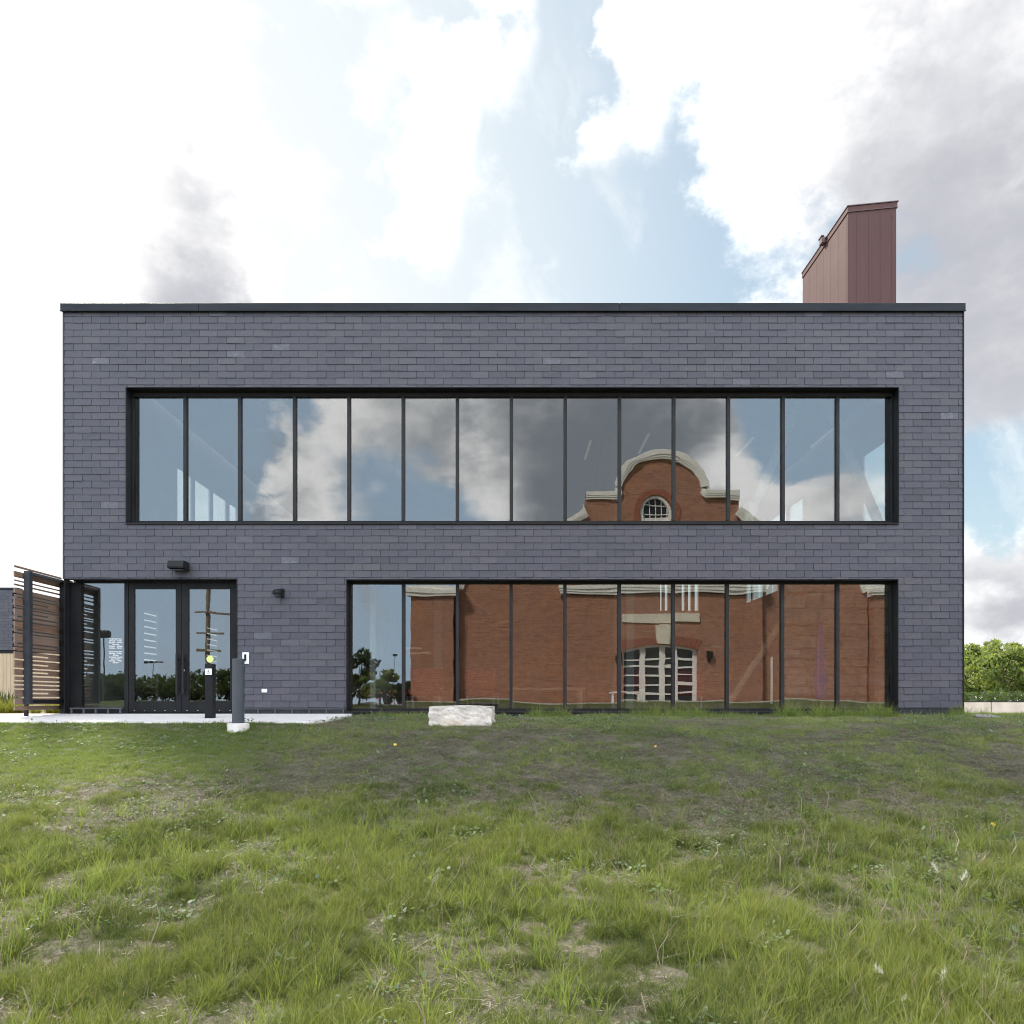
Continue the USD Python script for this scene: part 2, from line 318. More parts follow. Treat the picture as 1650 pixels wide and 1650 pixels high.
def grass_mat(name, cols, tipc, trans=.36, yellow=.6):
    g = G(); r = g.n('object_info', 'random'); p = g.pos()
    big = g.noise(g.v('multiply', p, (1, 1, 0)), .55, 4, .6, .5); small = g.noise(g.v('multiply', p, (1, 1, 0)), 2.6, 3, .6)
    isl = g.n('geometry', 'random_per_island')
    f = g.add(g.add(g.mul(r, .26), g.mul(isl, .34)), g.add(g.mr(big, .33, .67, 0.0, .3, 'linear'), g.mr(small, .3, .7, 0.0, .15, 'linear')))
    c = g.ramp(f, cols)
    t = g.n('attribute', 'fac', attribute='tip')
    c = g.mix(g.mul(g.mr(t, .55, 1.0), yellow), c, tipc)
    pb = principled(g, c, .5, specular_ior_level=.4)
    tb = g.n('translucent_bsdf', 'BSDF', color=g.mix(1.0, c, (1.5, 1.5, .9), 'multiply'))
    return g.done(name, g.n('mix_closure', 'closure', fac=trans, closure1=pb, closure2=tb))
M['grass_lawn'] = grass_mat('grass_lawn', [(0, (.10, .16, .05)), (.45, (.18, .24, .068)), (.8, (.27, .31, .09)), (1, (.38, .38, .125))], (.38, .38, .15))
M['grass_rough'] = grass_mat('grass_rough', [(0, (.028, .052, .018)), (.25, (.070, .105, .030)), (.5, (.165, .205, .048)), (.76, (.30, .31, .080)), (.92, (.34, .29, .12)), (1, (.35, .27, .16))], (.42, .38, .16))
M['grass_bank'] = grass_mat('grass_bank', [(0, (.085, .125, .058)), (.4, (.215, .265, .10)), (.7, (.42, .44, .16)), (.9, (.60, .54, .29)), (1, (.64, .52, .37))], (.46, .42, .22), .34, .6)
M['grass_tall'] = grass_mat('grass_tall', [(0, (.10, .15, .045)), (.5, (.22, .28, .07)), (1, (.38, .40, .12))], (.46, .43, .18), .45, .6)
M['straw'] = grass_mat('straw', [(0, (.13, .105, .08)), (.5, (.29, .245, .20)), (1, (.60, .53, .46))], (.4, .34, .28), .15)
def ground_mat():
    g = G(); p = g.pos(); n = g.noise(p, 3.0, 6, .65); f = g.noise(p, 45.0, 5, .65); b = g.noise(p, .5, 3)
    c = g.ramp(g.add(g.mul(n, .6), g.mul(f, .4)), [(.3, (.065, .054, .042)), (.46, (.15, .125, .10)), (.60, (.29, .25, .205)), (.72, (.50, .44, .37))])
    c = g.mix(g.mr(b, .4, .65, .25, .6), c, (.08, .10, .042))
    far = g.mr(g.v('distance', p, (0, -6, 0), out='value'), 16.0, 26.0)
    gr = g.ramp(g.add(g.mul(g.noise(p, 1.5, 5, .6), .6), g.mul(f, .4)), [(.3, (.05, .075, .022)), (.7, (.12, .15, .045))])
    c = g.mix(far, c, gr)
    return g.done('soil', principled(g, c, .95, bump(g, g.add(f, g.noise(p, 14.0, 4)), .03), specular_ior_level=.2))
M['soil'] = ground_mat()

# ------------------------------------------------------------------ terrain
from scipy.interpolate import PchipInterpolator
yk = [-600, -100, -40, -24, -20, -18, -15, -12.5, -9, -7, -5.8, -5, -4, -3, -2.2, -1.95, -1, 0, 4, 12, 25, 60, 150, 600]
zr = [-1, 0, .1, .08, .0, -.28, -1.0, -1.33, -1.2, -1.07, -.95, -.80, -.53, -.30, -.16, -.14, -.085, -.06, -.14, -.26, -.4, -.7, -1.2, -2]
zl = [-1, 0, .1, .08, .0, -.28, -1.0, -1.33, -1.2, -1.07, -.95, -.80, -.57, -.37, -.19, -.10, -.19, -.19, -.14, -.26, -.4, -.7, -1.2, -2]
PR, PL = PchipInterpolator(yk, zr), PchipInterpolator(yk, zl)
def sstep(x, a, b): t = np.clip((x-a)/(b-a), 0, 1); return t*t*(3-2*t)
def ground_z(x, y):
    x, y = np.asarray(x, float), np.asarray(y, float)
    t = sstep(x, -3.6, -2.6)
    z = PL(y)*(1-t)+PR(y)*t
    rough = sstep(-y, 2.2, 4.5)*sstep(y, -19, -15)
    P = np.stack([x*1.3, y*1.3, 0*x], -1)
    z = z+rough*(.11*(meshkit.fbm(P, 4, 3)-.5)) + sstep(-y, .4, 1.2)*sstep(x, -3.0, -2.0)*.05*(meshkit.fbm(P*1.7, 3, 9)-.5)
    # a gentle hump in the lawn right of the paving
    return z
def grid(xs, ys):
    gx, gy = np.meshgrid(xs, ys); v = np.column_stack([gx.ravel(), gy.ravel(), ground_z(gx, gy).ravel()])
    nx, ny = len(xs), len(ys); i = np.arange(nx*ny).reshape(ny, nx)
    return v, np.column_stack([i[:-1, :-1].ravel(), i[:-1, 1:].ravel(), i[1:, 1:].ravel(), i[1:, :-1].ravel()])
xs = np.unique(np.concatenate([np.linspace(-600, -60, 10), np.linspace(-60, -12, 25), np.arange(-12, 12.01, .12), np.linspace(12, 60, 25), np.linspace(60, 600, 10)]))
ys = np.unique(np.concatenate([np.linspace(-600, -60, 8), np.linspace(-60, -20, 20), np.linspace(-20, -13, 24), np.arange(-13, 1.01, .12), np.linspace(1, 25, 30), np.linspace(25, 600, 16)]))
tag(obj('ground', grid(xs, ys), M['soil'], smooth=True), 'sloping rough ground of soil and dead thatch under the lawn', 'ground', kind='structure')

# pavement: slabs on a slight fall
def pave_z(y): return .0+.042*y
pav = tag(UsdGeom.Xform.Define(stage, numbered('/World', 'pavement')), 'pale concrete walk in front of the glass doors', 'pavement', kind='structure')
arc = [(-3.25, -1.93), (-3.0, -1.75), (-2.85, -1.4), (-2.78, -.9), (-2.75, -.02)]
walk = Polygon([(-22, -.02), (-22, -1.95), (-3.6, -1.95)]+arc)
for k in range(13):
    a, b = -22+1.5*k, -22+1.5*(k+1)
    s = walk.intersection(sbox(a+.004, -3, b-.004, 1))
    if s.is_empty: continue
    m = trimesh.creation.extrude_polygon(s, .14, engine='earcut'); v = m.vertices; v[:, 2] = v[:, 2]-.14+pave_z(v[:, 1]); m.vertices = v
    obj('slab', m, M['concrete'], pav)

# ------------------------------------------------------------------ the slate building
BL, BR = X0(103), X0(1551)
ZT = Z0(503)
bld = thing('slate_building', 'dark slate shingled two storey building with long ribbon windows', 'building')
up = sbox(X0(203.5), Z0(845), X0(1447.5), Z0(624.5))
lo = sbox(X0(558.5), Z0(1148.5), X0(1446.5), Z0(934))
en = sbox(X0(113), -.04, X0(382.5), Z0(933))
openings = union_all([up, lo, en, sbox(BL-.1, -.04, X0(114), Z0(933))])
front = sbox(BL, -.3, BR, ZT).difference(openings)
obj('wall', xz(front, .0, .14), M['backing'], bld)
# slates
CH, SW = .1184, .3112
zrow0 = Z0(509.9)
cells = []
holes_front = [tuple(np.array(o.bounds)+np.array([-.004, -.004, .004, .004])) for o in (up, lo, en, sbox(BL-.1, -.04, X0(114), Z0(933)))]
for r in range(-1, 61):
    zt_, zb = zrow0-r*CH, zrow0-(r+1)*CH
    ph = X0(147.7) if r % 2 == 0 else X0(147.7)+SW/2
    k0 = math.floor((BL-ph)/SW)-1
    drop = rng.normal(0, .0012)
    for k in range(k0, k0+54):
        a, b = ph+k*SW, ph+(k+1)*SW
        q = (max(a+.003+rng.normal(0, .0012), BL+.002), max(zb, Z0(1141)), min(b-.003, BR-.002), min(zt_, ZT-.004))
        if q[2]-q[0] < .02 or q[3]-q[1] < .012: continue
        todo = [q]
        for h in holes_front:
            nxt = []
            for x0, z0, x1, z1 in todo:
                if x1 <= h[0] or x0 >= h[2] or z1 <= h[1] or z0 >= h[3]: nxt.append((x0, z0, x1, z1)); continue
                if x0 < h[0]: nxt.append((x0, z0, h[0], z1))
                if x1 > h[2]: nxt.append((h[2], z0, x1, z1))
                if z1 > h[3]: nxt.append((max(x0, h[0]), h[3], min(x1, h[2]), z1))
                if z0 < h[1]: nxt.append((max(x0, h[0]), z0, min(x1, h[2]), h[1]))
            todo = nxt
        for c in todo:
            if c[2]-c[0] > .02 and c[3]-c[1] > .012: cells.append((c, abs((c[2]-c[0])*(c[3]-c[1])-CH*SW) < .004))
def slate_mesh(bd, seed):
    r = np.random.default_rng(seed); x0, z0, x1, z1 = bd; z0 += .002+abs(r.normal(0, .0016)); x1 -= abs(r.normal(0, .001))
    t0, t1 = .012+r.normal(0, .0016), .005
    w = r.normal(0, .0012); zz = r.normal(0, .0012)
    v = np.array([[x0, -t0-w, z0+zz], [x1, -t0+w, z0-zz], [x1, -t1, z1+.001], [x0, -t1, z1+.001], [x0, .002, z0+zz], [x1, .002, z0-zz], [x1, .002, z1+.001], [x0, .002, z1+.001],
                  [x0+.002, -t0-w+.0025, z0+zz-.0012], [x1-.002, -t0+w+.0025, z0-zz-.0012]])
    f = [[0, 1, 2], [0, 2, 3], [1, 9, 5], [1, 5, 6], [1, 6, 2], [0, 3, 7], [0, 7, 4], [0, 4, 8], [0, 8, 9], [0, 9, 1], [8, 4, 5], [8, 5, 9]]
    return v, np.array(f)
order = sorted(range(len(cells)), key=lambda i: (not cells[i][1], ((cells[i][0][0]+cells[i][0][2])/2)**2+((cells[i][0][1]+cells[i][0][3])/2-EYE)**2))
single = set(order[:300])
tones = rng.beta(2.2, 2.2, len(cells))*.9
marked = rng.random(len(cells)) < .008; tones[marked] = .985
VV, FF, TT, at = [], [], [], 0
for i, (bd, full) in enumerate(cells):
    v, f = slate_mesh(bd, 1000+i)
    if i in single: obj('slate', (v, f), M['slate'], bld, prim={'tone': tones[i]})
    else: VV.append(v); FF.append(f+at); TT.append(np.full(len(v), tones[i])); at += len(v)
tag(obj('slate_cladding', (np.vstack(VV), np.vstack(FF)), M['slate'], bld, prim={'tone': np.concatenate(TT)}), kind='stuff')
# coping in three lengths
zc0, zc1 = Z0(502.5), Z0(490.5)
for a, b in ((X0(99.5), X0(322)-.002), (X0(322)+.002, X0(998)-.002), (X0(998)+.002, X0(1553.5))):
    obj('coping', cat(cbx(a, b, -.05, .32, zc0, zc1, .005), cbx(a+.001, b-.001, -.058, -.03, zc0-.012, zc0+.004, .002)), M['coping'], bld)
obj('corner_trim', cbx(BR-.004, BR+.016, -.022, .16, Z0(1150), ZT-.004, .002), M['black_metal'], bld)
obj('corner_trim', cbx(BL-.012, BL+.003, -.020, .16, Z0(933), ZT-.004, .002), M['grey_metal'], bld)
# side, back walls, roof, floors
YB = 13.4
def side(xa, xb, holes, y0=.16):
    p = sbox(y0, -.3, YB, ZT-.02)
    for h in holes: p = p.difference(sbox(*h))
    m = trimesh.creation.extrude_polygon(p, xb-xa, engine='earcut'); v = m.vertices
    m.vertices = np.column_stack([v[:, 2]+xa, v[:, 0], v[:, 1]]); return m
LW = [(4.0, 3.35, 4.72, 5.53), (4.92, 3.35, 5.78, 5.53), (5.98, 3.35, 6.82, 5.53), (7.05, 3.35, 7.55, 5.53), (2.5, .12, 3.1, 2.1), (4.2, .12, 4.7, 2.1), (5.6, .12, 6.3, 2.1)]
RW = [(6.6, 3.38, 7.5, 5.55), (7.75, 3.38, 9.4, 5.55), (9.65, 3.38, 10.6, 5.55), (10.75, 3.38, 11.2, 5.55), (8.8, .1, 9.02, 1.5), (2.4, 3.38, 3.3, 5.55)]
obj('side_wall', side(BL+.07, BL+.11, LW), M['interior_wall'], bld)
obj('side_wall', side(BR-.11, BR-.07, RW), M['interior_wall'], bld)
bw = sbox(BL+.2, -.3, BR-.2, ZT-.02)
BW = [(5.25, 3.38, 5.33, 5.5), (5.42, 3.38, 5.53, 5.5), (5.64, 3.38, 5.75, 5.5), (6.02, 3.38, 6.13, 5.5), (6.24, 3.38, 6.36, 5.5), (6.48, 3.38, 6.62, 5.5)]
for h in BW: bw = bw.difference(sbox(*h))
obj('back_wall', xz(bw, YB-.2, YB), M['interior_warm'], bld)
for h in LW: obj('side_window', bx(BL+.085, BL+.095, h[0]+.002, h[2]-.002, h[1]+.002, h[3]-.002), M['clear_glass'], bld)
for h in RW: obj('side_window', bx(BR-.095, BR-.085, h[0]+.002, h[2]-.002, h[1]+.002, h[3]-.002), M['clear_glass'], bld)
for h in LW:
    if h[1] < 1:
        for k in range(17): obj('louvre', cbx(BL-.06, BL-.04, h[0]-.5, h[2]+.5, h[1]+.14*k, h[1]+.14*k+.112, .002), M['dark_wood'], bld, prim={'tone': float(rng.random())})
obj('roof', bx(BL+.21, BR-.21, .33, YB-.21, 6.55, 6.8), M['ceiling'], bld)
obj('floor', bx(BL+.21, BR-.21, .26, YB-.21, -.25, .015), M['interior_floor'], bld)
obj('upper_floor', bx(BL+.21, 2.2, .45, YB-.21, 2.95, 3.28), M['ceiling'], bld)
obj('partition', bx(-2.55, -2.45, .5, 6, .015, 2.95), M['interior_wall'], bld)
obj('partition', bx(2.2, 2.32, 3.2, YB-.21, .015, 6.55), M['interior_warm'], bld)
obj('partition', bx(BL+.21, 2.1, 8.0, 8.1, .015, 2.95), M['interior_warm'], bld)
for px in (2.35, -1.6, -5.0): obj('column', bx(px, px+.16, 2.4, 2.56, .016, 2.94), M['interior_wall'], bld)
def brace(a, b, w=.1):
    p0, p1 = np.array(W(*a)), np.array(W(*b)); return tube(p0, p1, w, w, 8)
obj('brace', brace((1330, 640, 14.6), (1440, 900, 14.6)), M['pale_paint'], bld)
obj('brace', brace((1290, 640, 14.6), (1178, 900, 14.6)), M['pale_paint'], bld)
obj('brace', brace((1335, 940, 14.4), (1432, 1108, 14.4), .085), M['pale_wood'], bld)
obj('brace', brace((1300, 940, 14.4), (1172, 1135, 14.4), .07), M['pale_wood'], bld)
# ceiling lights that are on
def lampmat():
    g = G(); return g.done('lamp_glow', g.n('emission', 'emission', color=(1, .9, .72), strength=.08*K*SKY_STRENGTH))
M['glow'] = lampmat()
for (x, y, z, l) in ((-2.5, 3.5, 1.36, .5), (-2.2, 3.0, 1.22, .45)):
    obj('ceiling_lamp', bx(x, x+l, y, y+.05, z, z+.035), M['glow'], bld)
for (x, y) in ((1.7, 3.4), (2.9, 3.0), (5.2, 3.2), (6.7, 2.6)):
    obj('ceiling_lamp', bx(x, x+.05, y, y+1.2, 5.9, 5.93), M['glow'], bld)

def pane_mesh(x0, x1, z0, z1, y=.2, seed=0, t=.012):
    r = np.random.default_rng(seed); m = bx(x0, x1, y-t/2, y+t/2, z0, z1)
    c = m.vertices.mean(0); v = m.vertices-c
    a, b = r.normal(0, .0013), r.normal(0, .0012)
    v[:, 1] += v[:, 2]*a+v[:, 0]*b; m.vertices = v+c; return m
DF = 12.66; SF = DF/F
def XF(px): return (px-CX)*SF
def ZF(py): return EYE+(HY-py)*SF
def ribbon(op, mul, gx0, gx1, gz_top, gz_bot, seed, last_inset):
    x0, z0, x1, z1 = op.bounds; x0 += .001; x1 -= .001; z0 += .001; z1 -= .001
    t = .012
    liner = [bx(x0, x0+t, -.026, .152, z0, z1), bx(x1-t, x1, -.026, .152, z0, z1), bx(x0+t, x1-t, -.026, .152, z1-t, z1)]
    sill = cbx(x0+t, x1-t, -.035, .15, z0, z0+.02, .003)
    fr = [cbx(x0, XF(gx0), .153, .25, z0, z1, .003), cbx(XF(gx1), x1, .153, .25, z0, z1, .003), cbx(XF(gx0), XF(gx1), .154, .25, ZF(gz_top), z1, .003), cbx(XF(gx0), XF(gx1), .154, .25, z0, ZF(gz_bot), .003)]
    w = obj('window', cat(liner, fr), M['black_metal'], bld)
    obj('sill', sill, M['bronze_metal'], w)
    # thin bronze face on the head
    obj('head_trim', cbx(XF(gx0), XF(gx1), .148, .153, ZF(gz_top)+.02, z1-.03, .001), M['bronze_metal'], w)
    edges = [gx0]+list(mul)+[gx1]
    for i in range(len(edges)-1):
        a = XF(edges[i])+(.0295 if i else 0); b = XF(edges[i+1])-(.0295 if i < len(edges)-2 else 0)
        obj('pane', pane_mesh(a+.001, b-.001, ZF(gz_bot)+.001, ZF(gz_top)-.001, .2, seed+i), M['glass'], w)
    for m_ in mul: obj('mullion', cbx(XF(m_)-.028, XF(m_)+.028, .150, .25, ZF(gz_bot)+.0015, ZF(gz_top)-.0015, .003), M['bronze_metal'], w)
ribbon(up, [298, 386, 474.5, 562, 649.5, 736.8, 824, 911, 998.5, 1086, 1174, 1262, 1350], 214.5, 1436.5, 639.5, 839.5, 50, 0)
ribbon(lo, [650, 737, 823.5, 910.5, 998, 1085, 1172, 1261, 1350], 565.5, 1436, 941, 1141.5, 90, 0)

# entrance
ex0, ez0, ex1, ez1 = en.bounds; zf = .004
ent = obj('entrance_frame', cat(bx(ex0, ex1-.012, -.02, .152, ez1-.012, ez1-.001), bx(ex1-.012, ex1-.001, -.02, .152, zf, ez1-.001),
      cbx(ex0, ex1-.013, .153, .25, ZF(939), ez1-.001, .003), cbx(XF(382)-.02, ex1-.002, .154, .26, zf, ZF(939), .003), cbx(XF(200.5), XF(207), .15, .26, zf, ZF(939), .003), cbx(XF(114), XF(131), .15, .26, zf, ZF(939), .003), cbx(XF(131), XF(200.5), .154, .25, zf, ZF(1140), .003)), M['black_metal'], bld)
obj('pane', pane_mesh(XF(131)+.001, XF(200.5)-.001, ZF(1140)+.001, ZF(939)-.001, .2, 7), M['glass'], ent)
obj('corner_post', cbx(BL-.004, XF(114)-.003, .0, .14, zf, Z0(933)-.002, .004), M['black_metal'], bld)
lines = ['Front Desk Hours', 'Monday - Friday', '8:30am - 4:30pm', 'Saturday', '9:00am - 1:00pm', 'Sunday - Closed', None, 'Front Doors Open', 'Monday - Friday', '8:00am', 'Customer Service', 'Desk Closes', 'Monday - Friday', '5:00pm']
tm = []
for i, s in enumerate(lines):
    if not s: continue
    m = meshkit.text_mesh(s, .0205, .0012, True); v = m.vertices; wdt = v[:, 0].max()-v[:, 0].min()
    v[:, 0] -= v[:, 0].min()+wdt/2; sx = min(1.0, .24/wdt)
    m.vertices = np.column_stack([v[:, 0]*sx+XF(184.8), .1925-v[:, 2], v[:, 1]+ZF(1030.2)-i*.0318]); tm.append(m)
def deco(name, c):
    g = G(); return g.done(name, principled(g, c, .6))
M['lettering'] = deco('lettering', (.85, .85, .85))
tag(obj('lettering', cat(tm), M['lettering'], ent), 'white opening hours lettering on the glass')
def door(a, b, hinge_right, gx):
    x0, x1 = XF(a)+.003, XF(b)-.003; z0, z1 = zf+.012, ZF(939)-.004; g0, g1, gb, gt = XF(gx[0]), XF(gx[1]), ZF(1130), ZF(949)
    d = obj('door', cat(cbx(x0, g0, .16, .21, z0, z1, .003), cbx(g1, x1, .16, .21, z0, z1, .003), cbx(g0, g1, .16, .21, gt, z1, .002), cbx(g0, g1, .16, .21, z0, gb, .002)), M['black_metal'], bld)
    obj('pane', pane_mesh(g0+.001, g1-.001, gb+.001, gt-.001, .185, int(a)), M['glass'], d)
    hx = x1-.05 if not hinge_right else x0+.05
    hz0, hz1 = ZF(1118), ZF(1053)
    obj('handle', cat(tube((hx, .10, hz0), (hx, .10, hz1), .019, n=12), tube((hx, .10, hz0+.1), (hx, .162, hz0+.1), .012), tube((hx, .10, hz1-.1), (hx, .162, hz1-.1), .012)), M['bronze_metal'], d)
    for k in range(5): obj('bolt', cbx(x0+.1+k*(x1-x0-.2)/4-.008, x0+.1+k*(x1-x0-.2)/4+.008, .154, .1605, z0+.028, z0+.044, .002), M['steel'], d)
    return d
d1 = door(207, 292, False, (216.5, 283)); d2 = door(292, 380.5, True, (304, 370.5))
obj('lock', tube((XF(296.5), .155, ZF(1080)), (XF(296.5), .162, ZF(1080)), .018, n=14), M['steel'], d2)
tag(obj('sticker', tube((XF(338), .171, ZF(1062)), (XF(338), .176, ZF(1062)), .062, n=28), M['lime'], d2), 'round lime yellow sticker on the door glass')
# base rail with vents under the slates
rail = obj('base_rail', cat(cbx(X0(385), X0(557), -.012, .0, Z0(1143.2), Z0(1141.4), .001), cbx(X0(385), X0(557), -.03, -.004, -.045, -.012, .002)), M['grey_metal'], bld)
for k in range(7): obj('bracket', cbx(X0(385+27.5*k)+.03, X0(385+27.5*k)+.052, -.028, -.001, -.012, Z0(1143.5), .001), M['grey_metal'], rail)
rail2 = obj('base_rail', cat(cbx(X0(115), X0(199), -.05, -.02, Z0(1142.5), Z0(1140.2), .002),), M['grey_metal'], bld)
for k in range(5): obj('bracket', cbx(X0(116+19.6*k), X0(116+19.6*k)+.03, -.048, -.022, .0, Z0(1142.6), .001), M['grey_metal'], rail2)
obj('plinth', cat(bx(X0(559), BR-.01, -.006, .15, -.4, Z0(1148.8)), bx(BL+.01, X0(558.6), .002, .15, -.4, -.042)), M['backing'], bld)

# chimney
cd = 14.3; cx0, cy0 = W(1366.5, 330, cd)[0], CAMY+cd; cx1 = W(1444, 330, cd)[0]; cy1 = cy0+2.23
zA, zB = W(0, 337, cd)[2], W(0, 329, cd)[2]
v = []
for y in (cy0, cy1):
    v += [[cx0, y, 6.8], [cx1, y, 6.8], [cx1, y, zB], [cx0, y, zA]]
f = [[0, 1, 2], [0, 2, 3], [5, 4, 7], [5, 7, 6], [4, 0, 3], [4, 3, 7], [1, 5, 6], [1, 6, 2], [3, 2, 6], [3, 6, 7], [0, 4, 5], [0, 5, 1]]
ch = obj('chimney', (np.array(v), np.array(f)), M['rust'], bld)
yy = np.linspace(cy0+.04, cy1-.02, 7)
for a, b in zip(yy[:-1], yy[1:]): obj('panel', cbx(cx0-.005, cx0-.001, a+.002, b-.002, 6.82, zA-.12, .001), M['rust'], ch)
for a, b, z0, z1 in ((0, .17, 6.82, 9.5), (.175, .42, 6.82, 9.5), (.425, .66, 6.82, 9.5), (.665, .90, 6.82, 9.5), (.91, 1.0, 6.82, 9.5)):
    w_ = cx1-cx0; obj('panel', cbx(cx0+a*w_+.0015, cx0+b*w_-.0015, cy0-.003, cy0-.001, z0, min(z1+.4, zA-.10), .001), M['rust'], ch)
def cap(o, z0, z1, mat):
    a, b = [cx0-o, cy0-o], [cx1+o*1.6, cy1+o]; q = []
    for zz in (z0, z1):
        q += [[a[0], a[1], zA+zz], [b[0], a[1], zB+zz], [b[0], b[1], zB+zz], [a[0], b[1], zA+zz]]
    return trimesh.convex.convex_hull(np.array(q))
obj('fascia', cap(.012, -.055, .045, 0), M['rust'], ch)
obj('drip', cap(.018, -.066, -.056, 0), M['rust_dark'], ch)
obj('cap', cap(.026, .046, .062, 0), M['rust_dark'], ch)
lx, ly, lz = cx0, W(1331, 388, 15.35)[1], W(1331, 384, 15.35)[2]
obj('lamp', cat(cbx(lx-.10, lx-.013, ly-.07, ly+.07, lz-.13, lz+.0, .01), cbx(lx-.115, lx-.05, ly-.085, ly+.085, lz+.001, lz+.02, .004)), M['rust_dark'], ch)

# rough stone feature wall inside, right bay
sw = obj('stone_wall', bx(5.35, BR-.22, 1.9, 2.1, .02, 2.62), M['interior_warm'], bld)
def stone_mat():
    g = G(); r = g.n('object_info', 'random'); p = g.pos(); n = g.noise(p, 5.0, 5, .6)
    c = g.mix(g.mr(n, .3, .7), (.42, .30, .24), (.62, .50, .41)); c = g.mix(g.mul(r, .6), c, (.36, .25, .18))
    return g.done('rough_stone', principled(g, c, .9, bump(g, g.noise(p, 12.0, 5), .05)))
M['stone'] = stone_mat()
z = .03; rr = np.random.default_rng(5)
while z < 2.5:
    h = rr.uniform(.14, .32); x = 5.36
    while x < BR-.3:
        w_ = min(rr.uniform(.3, .8), BR-.23-x)
        d_ = rr.uniform(.03, .22)
        if w_ > .1: obj('stone', cbx(x+.006, x+w_-.006, 1.9-d_, 1.898, z+.006, z+h-.006, .03), M['stone'], sw)
        x += w_
    z += h

# ------------------------------------------------------------------ fixtures on the walls (things of their own)
t = thing('wall_lamp', 'black wedge shaped wall lamp above the double doors', 'wall lamp')
x0, x1, z0, z1 = X0(280), X0(307), Z0(921), Z0(907)
obj('housing', trimesh.convex.convex_hull(np.array([[x0, -.25, z0+.045], [x1-.02, -.25, z0+.045], [x0, -.22, z1-.002], [x1-.02, -.22, z1-.002], [x0+.01, -.02, z1], [x1-.01, -.02, z1], [x0+.01, -.02, z0], [x1-.01, -.02, z0], [x0+.005, -.24, z0+.02], [x1-.025, -.24, z0+.02]])), M['black_metal'], t)
obj('back_plate', cbx(x0+.02, x1-.015, -.021, -.0135, z0+.01, z1-.01, .002), M['black_metal'], t)
obj('lens', bx(x0+.03, x1-.05, -.2, -.05, z0-.001, z0+.008), M['dark_glass'], t)
t = thing('security_camera', 'black dome camera on a bracket on the slate wall right of the doors', 'camera')
kx, kz = X0(454), Z0(958)
obj('bracket', cat(cbx(kx-.02, kx+.05, -.03, -.0135, kz-.06, kz+.10, .006), tube((kx+.02, -.03, kz+.06), (kx-.01, -.16, kz+.05), .022, n=10)), M['black_metal'], t)
obj('body', lathe([(0, .075), (.05, .07), (.078, .04), (.08, .0), (.074, -.01), (0, -.01)], 22, (kx-.02, -.17, kz-.01)), M['black_metal'], t, 40)
s_ = trimesh.creation.icosphere(2, .06); s_.apply_translation([kx-.02, -.17, kz-.02]); obj('dome', s_, M['dark_glass'], t, True)
t = thing('card_reader', 'white wall plate with black intercom beside the doors', 'intercom')
rx0, rx1, rz0, rz1 = X0(391), X0(402), Z0(1070), Z0(1051)
obj('plate', cbx(rx0, rx1, -.026, -.013, rz0, rz1, .006), M['white_plastic'], t)
xm = (rx0+rx1)/2-.004
obj('handset', cat(cbx(xm-.016, xm+.016, -.045, -.0262, rz0+.055, rz1-.035, .006), cbx(xm-.02, xm-.008, -.04, -.0262, rz0+.03, rz0+.06, .003)), M['black_metal'], t)
obj('button', tube((xm, -.034, rz0+.04), (xm, -.0262, rz0+.04), .012, n=12), M['steel'], t)
t = thing('outlet', 'small white weatherproof outlet cover low on the slate wall', 'outlet')
ox, oz = X0(426.5), Z0(1113)
obj('plate', cbx(ox-.048, ox+.048, -.022, -.013, oz-.032, oz+.032, .004), M['white_plastic'], t)
for s_ in (-1, 1): obj('cover', cbx(ox+s_*.022-.018, ox+s_*.022+.018, -.030, -.0222, oz-.022, oz+.022, .004), M['white_plastic'], t)

# ------------------------------------------------------------------ slat screen at the left corner
scr = thing('slat_screen', 'dark wood slat screen in a black steel frame at the left corner', 'screen')
SX = -7.84
def Zs(py, d): return EYE+(HY-py)*d/F
yn = -.76
zt_s, zb_s = 2.32, .185
obj('post', cbx(SX-.03, SX+.06, yn-.06, yn+.03, zb_s-.01, zt_s, .004), M['post_metal'], scr)
obj('post', cbx(SX-.03, SX+.135, .10, .24, pave_z(-.1)-.02, zt_s-.002, .004), M['black_metal'], scr)
obj('rail', cbx(SX-.028, SX+.048, yn+.031, .099, zt_s-.045, zt_s-.003, .003), M['grey_metal'], scr)
obj('rail', cbx(SX-.028, SX+.048, yn+.031, .099, zb_s, zb_s+.06, .003), M['black_metal'], scr)
obj('foot', cbx(SX-.16, SX-.11, -.62, -.57, pave_z(-.6)-.02, zb_s, .003), M['black_metal'], scr)
